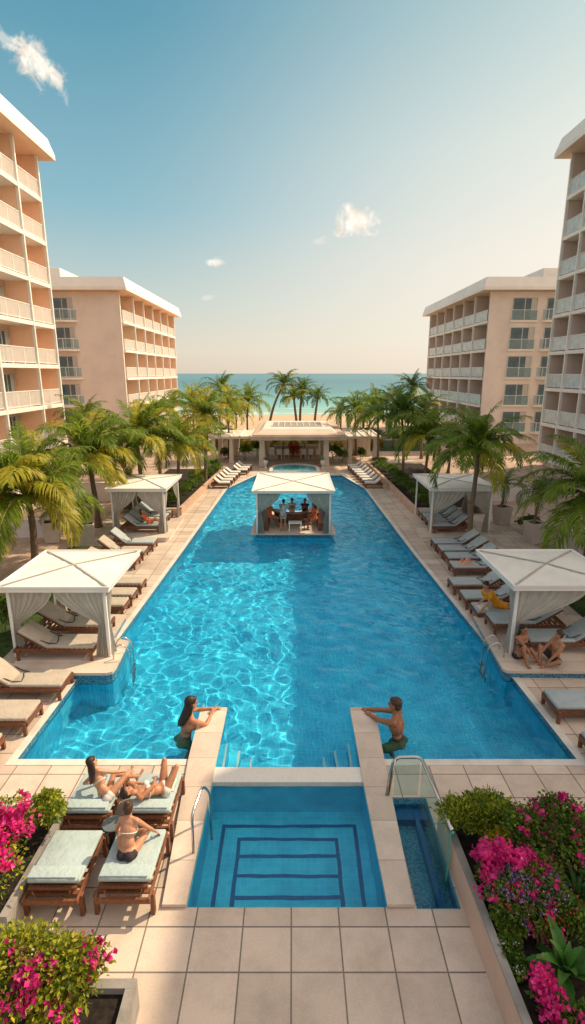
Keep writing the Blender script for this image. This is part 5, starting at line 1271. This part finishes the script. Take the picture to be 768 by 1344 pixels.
# towels
def towel(label, x, y, z, rx, ry, h, mat, seed):
    r = np.random.default_rng(seed); n = 22; vs = []; ph = r.uniform(0, 6, 6)
    for j in range(n+1):
        for i in range(n+1):
            a, b = -1+2*i/n, -1+2*j/n; d = math.hypot(a, b); hh = h*max(0, 1-d*d)*(.55+.45*math.sin(4*a+ph[0]+2*math.sin(3*b+ph[1])))
            vs.append((a*rx*(1-.15*math.sin(3*b+ph[2])), b*ry*(1-.15*math.sin(3*a+ph[3])), hh+.005))
    mb = MB(); mb.add(vs, [(j*(n+1)+i, j*(n+1)+i+1, (j+1)*(n+1)+i+1, (j+1)*(n+1)+i) for j in range(n) for i in range(n)])
    o = mb.build('towel', mat, None, True, (x, y, z)); tag(o, label, 'towel'); return o
towel('crumpled peach towel on a right deck lounger', 6.22, 18.1, .385, .25, .22, .26, M['peachcloth'], 4)
towel('folded white towel on the back right lounger', -1.99, 7.32, .487, .07, .12, .05, M['whitecloth'], 6)
towel('small white towel under the person in orange', 5.55, 14.4, .386, .13, .22, .03, M['whitecloth'], 7)

# ------------------------------------------------------------------ camera, sun, sky
AZ, EL = R(58), R(47)
cam = bpy.data.cameras.new('camera'); co = bpy.data.objects.new('camera', cam); C.objects.link(co); SC.camera = co
co.location = (0, 0, 7); co.rotation_euler = (R(90)-TH_, 0, 0); cam.sensor_fit = 'HORIZONTAL'; cam.sensor_width = 36; cam.lens = 36*700/768; cam.clip_start = .1; cam.clip_end = 40000
sd = Vector((math.sin(AZ)*math.cos(EL), math.cos(AZ)*math.cos(EL), math.sin(EL)))
L = bpy.data.lights.new('sun', 'SUN'); L.energy = 5.0; L.angle = R(.5); L.color = (1, .785, .52); L.cycles.is_caustics_light = True
lo = bpy.data.objects.new('sun', L); C.objects.link(lo); lo.rotation_euler = sd.to_track_quat('Z', 'Y').to_euler()

W = bpy.data.worlds.new('World'); SC.world = W; W.use_nodes = True
class NW(N):
    def __init__(s): s.t = W.node_tree
k = NW(); bg = k.t.nodes['Background']
tc = k.n('ShaderNodeTexCoord'); vec = tc.outputs['Generated']
sky = k.n('ShaderNodeTexSky'); sky.sky_type = 'NISHITA'; sky.sun_disc = False; sky.sun_elevation = EL; sky.sun_rotation = AZ; sky.dust_density = 2.5; sky.air_density = 1.0
sep = k.n('ShaderNodeSeparateXYZ'); k.l(vec, sep.inputs[0]); z = sep.outputs['Z']
S = 10.0
def sc_(c, m=1.0): return tuple(x*m for x in lin(c))
zr = k.math('DIVIDE', k.math('MAXIMUM', z, 0.0), .6, True)
left = k.ramp(zr, [(0, sc_((.90, .84, .76))), (.06, sc_((.92, .88, .80))), (.20, sc_((.80, .85, .82))), (.42, sc_((.58, .76, .81))), (.78, sc_((.37, .63, .72))), (1, sc_((.30, .56, .68)))])
right = k.ramp(zr, [(0, sc_((1, .94, .86))), (.10, sc_((1, .96, .89))), (.30, sc_((1, .965, .90))), (.55, sc_((.93, .945, .90))), (.85, sc_((.76, .86, .85))), (1, sc_((.62, .78, .80)))])
dt = k.n('ShaderNodeVectorMath'); dt.operation = 'DOT_PRODUCT'; k.l(vec, dt.inputs[0]); dt.inputs[1].default_value = (math.sin(AZ), math.cos(AZ), 0)
g = k.n('ShaderNodeMapRange'); g.inputs['From Min'].default_value = .22; g.inputs['From Max'].default_value = .92; g.interpolation_type = 'SMOOTHSTEP'; k.l(dt.outputs['Value'], g.inputs['Value'])
grad = k.mix(g.outputs[0], left, right)
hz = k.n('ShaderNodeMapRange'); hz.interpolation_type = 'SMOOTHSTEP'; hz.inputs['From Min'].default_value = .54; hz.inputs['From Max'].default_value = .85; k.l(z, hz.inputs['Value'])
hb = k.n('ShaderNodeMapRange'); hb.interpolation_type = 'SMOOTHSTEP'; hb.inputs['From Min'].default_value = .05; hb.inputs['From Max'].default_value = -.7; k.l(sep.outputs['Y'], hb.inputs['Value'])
grad = k.mix(k.math('MAXIMUM', hz.outputs[0], hb.outputs[0]), grad, (.74, .69, .66))   # warm fill light added to the unseen sky overhead and behind
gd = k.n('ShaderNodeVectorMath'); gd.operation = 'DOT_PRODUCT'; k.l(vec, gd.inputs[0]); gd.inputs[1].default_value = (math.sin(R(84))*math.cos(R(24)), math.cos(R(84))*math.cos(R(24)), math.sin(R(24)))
glow = k.math('POWER', k.math('MAXIMUM', gd.outputs['Value'], 0.0), 10.0)          # glow added low in the sky, right of view, to light the left facade
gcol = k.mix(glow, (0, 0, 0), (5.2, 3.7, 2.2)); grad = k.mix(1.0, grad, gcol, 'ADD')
skyc = k.mix(1.0, sky.outputs[0], (.13, .11, .10), 'MULTIPLY')
base = k.mix(.10, grad, skyc)
# small clouds, each a soft noisy patch around one direction
def cdir(px, py):
    p = atY(px, py, 100.0)-Vector((0, 0, 7)); return p.normalized()
cl_sum = None
for (px, py, rx, ry, rot, strength) in ((48, 84, .050, .026, -.75, 1.0), (14, 55, .028, .010, -.3, .45), (70, 106, .018, .016, 0, .8), (465, 291, .043, .028, 0, 1.0), (418, 317, .022, .008, .2, .25), (281, 345, .02, .009, 0, .8), (271, 391, .015, .006, .1, .3)):
    d = cdir(px, py); ri = d.cross(Vector((0, 0, 1))).normalized(); upv = ri.cross(d)
    a = (ri*math.cos(rot)-upv*math.sin(-rot))
    b = (ri*math.sin(-rot)*1.0+upv*math.cos(rot)); b = (b-a*b.dot(a)).normalized()
    def dotn(v, sc):
        n_ = k.n('ShaderNodeVectorMath'); n_.operation = 'DOT_PRODUCT'; k.l(vec, n_.inputs[0]); n_.inputs[1].default_value = v/sc; return n_.outputs['Value']
    xx = k.math('SUBTRACT', dotn(a, rx), d.dot(a)/rx); yy = k.math('SUBTRACT', dotn(b, ry), d.dot(b)/ry)
    rr3 = k.math('SQRT', k.math('ADD', k.math('MULTIPLY', xx, xx), k.math('MULTIPLY', yy, yy)))
    nz = k.noise(38, vec, 6, .62, .6)
    den = k.math('ADD', k.math('SUBTRACT', 1.0, rr3), k.math('MULTIPLY', k.math('SUBTRACT', nz, .5), 2.6))
    mr = k.n('ShaderNodeMapRange'); mr.inputs['From Min'].default_value = .05; mr.inputs['From Max'].default_value = .85; mr.interpolation_type = 'SMOOTHSTEP'; mr.inputs['To Max'].default_value = strength; k.l(den, mr.inputs['Value'])
    fr = k.math('GREATER_THAN', dotn(d, 1.0), .9)
    v = k.math('MULTIPLY', mr.outputs[0], fr)
    cl_sum = v if cl_sum is None else k.math('MAXIMUM', cl_sum, v)
ccol = k.ramp(k.noise(60, vec, 3), [(.35, sc_((.98, .90, .82))), (.65, sc_((1, .98, .93), 1.15))])
base = k.mix(cl_sum, base, ccol)
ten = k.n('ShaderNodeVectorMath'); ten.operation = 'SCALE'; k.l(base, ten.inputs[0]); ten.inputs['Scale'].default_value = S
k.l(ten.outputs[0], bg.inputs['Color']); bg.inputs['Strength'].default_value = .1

SC.view_settings.view_transform = 'Standard'; SC.view_settings.look = 'None'; SC.view_settings.exposure = 0; SC.view_settings.gamma = 1
SC.render.engine = 'CYCLES'; SC.cycles.use_denoising = True; SC.cycles.max_bounces = 10; SC.cycles.transmission_bounces = 8; SC.cycles.transparent_max_bounces = 24
SC.cycles.diffuse_bounces = 3; SC.cycles.glossy_bounces = 4; SC.cycles.sample_clamp_indirect = 4.0; SC.cycles.blur_glossy = .5
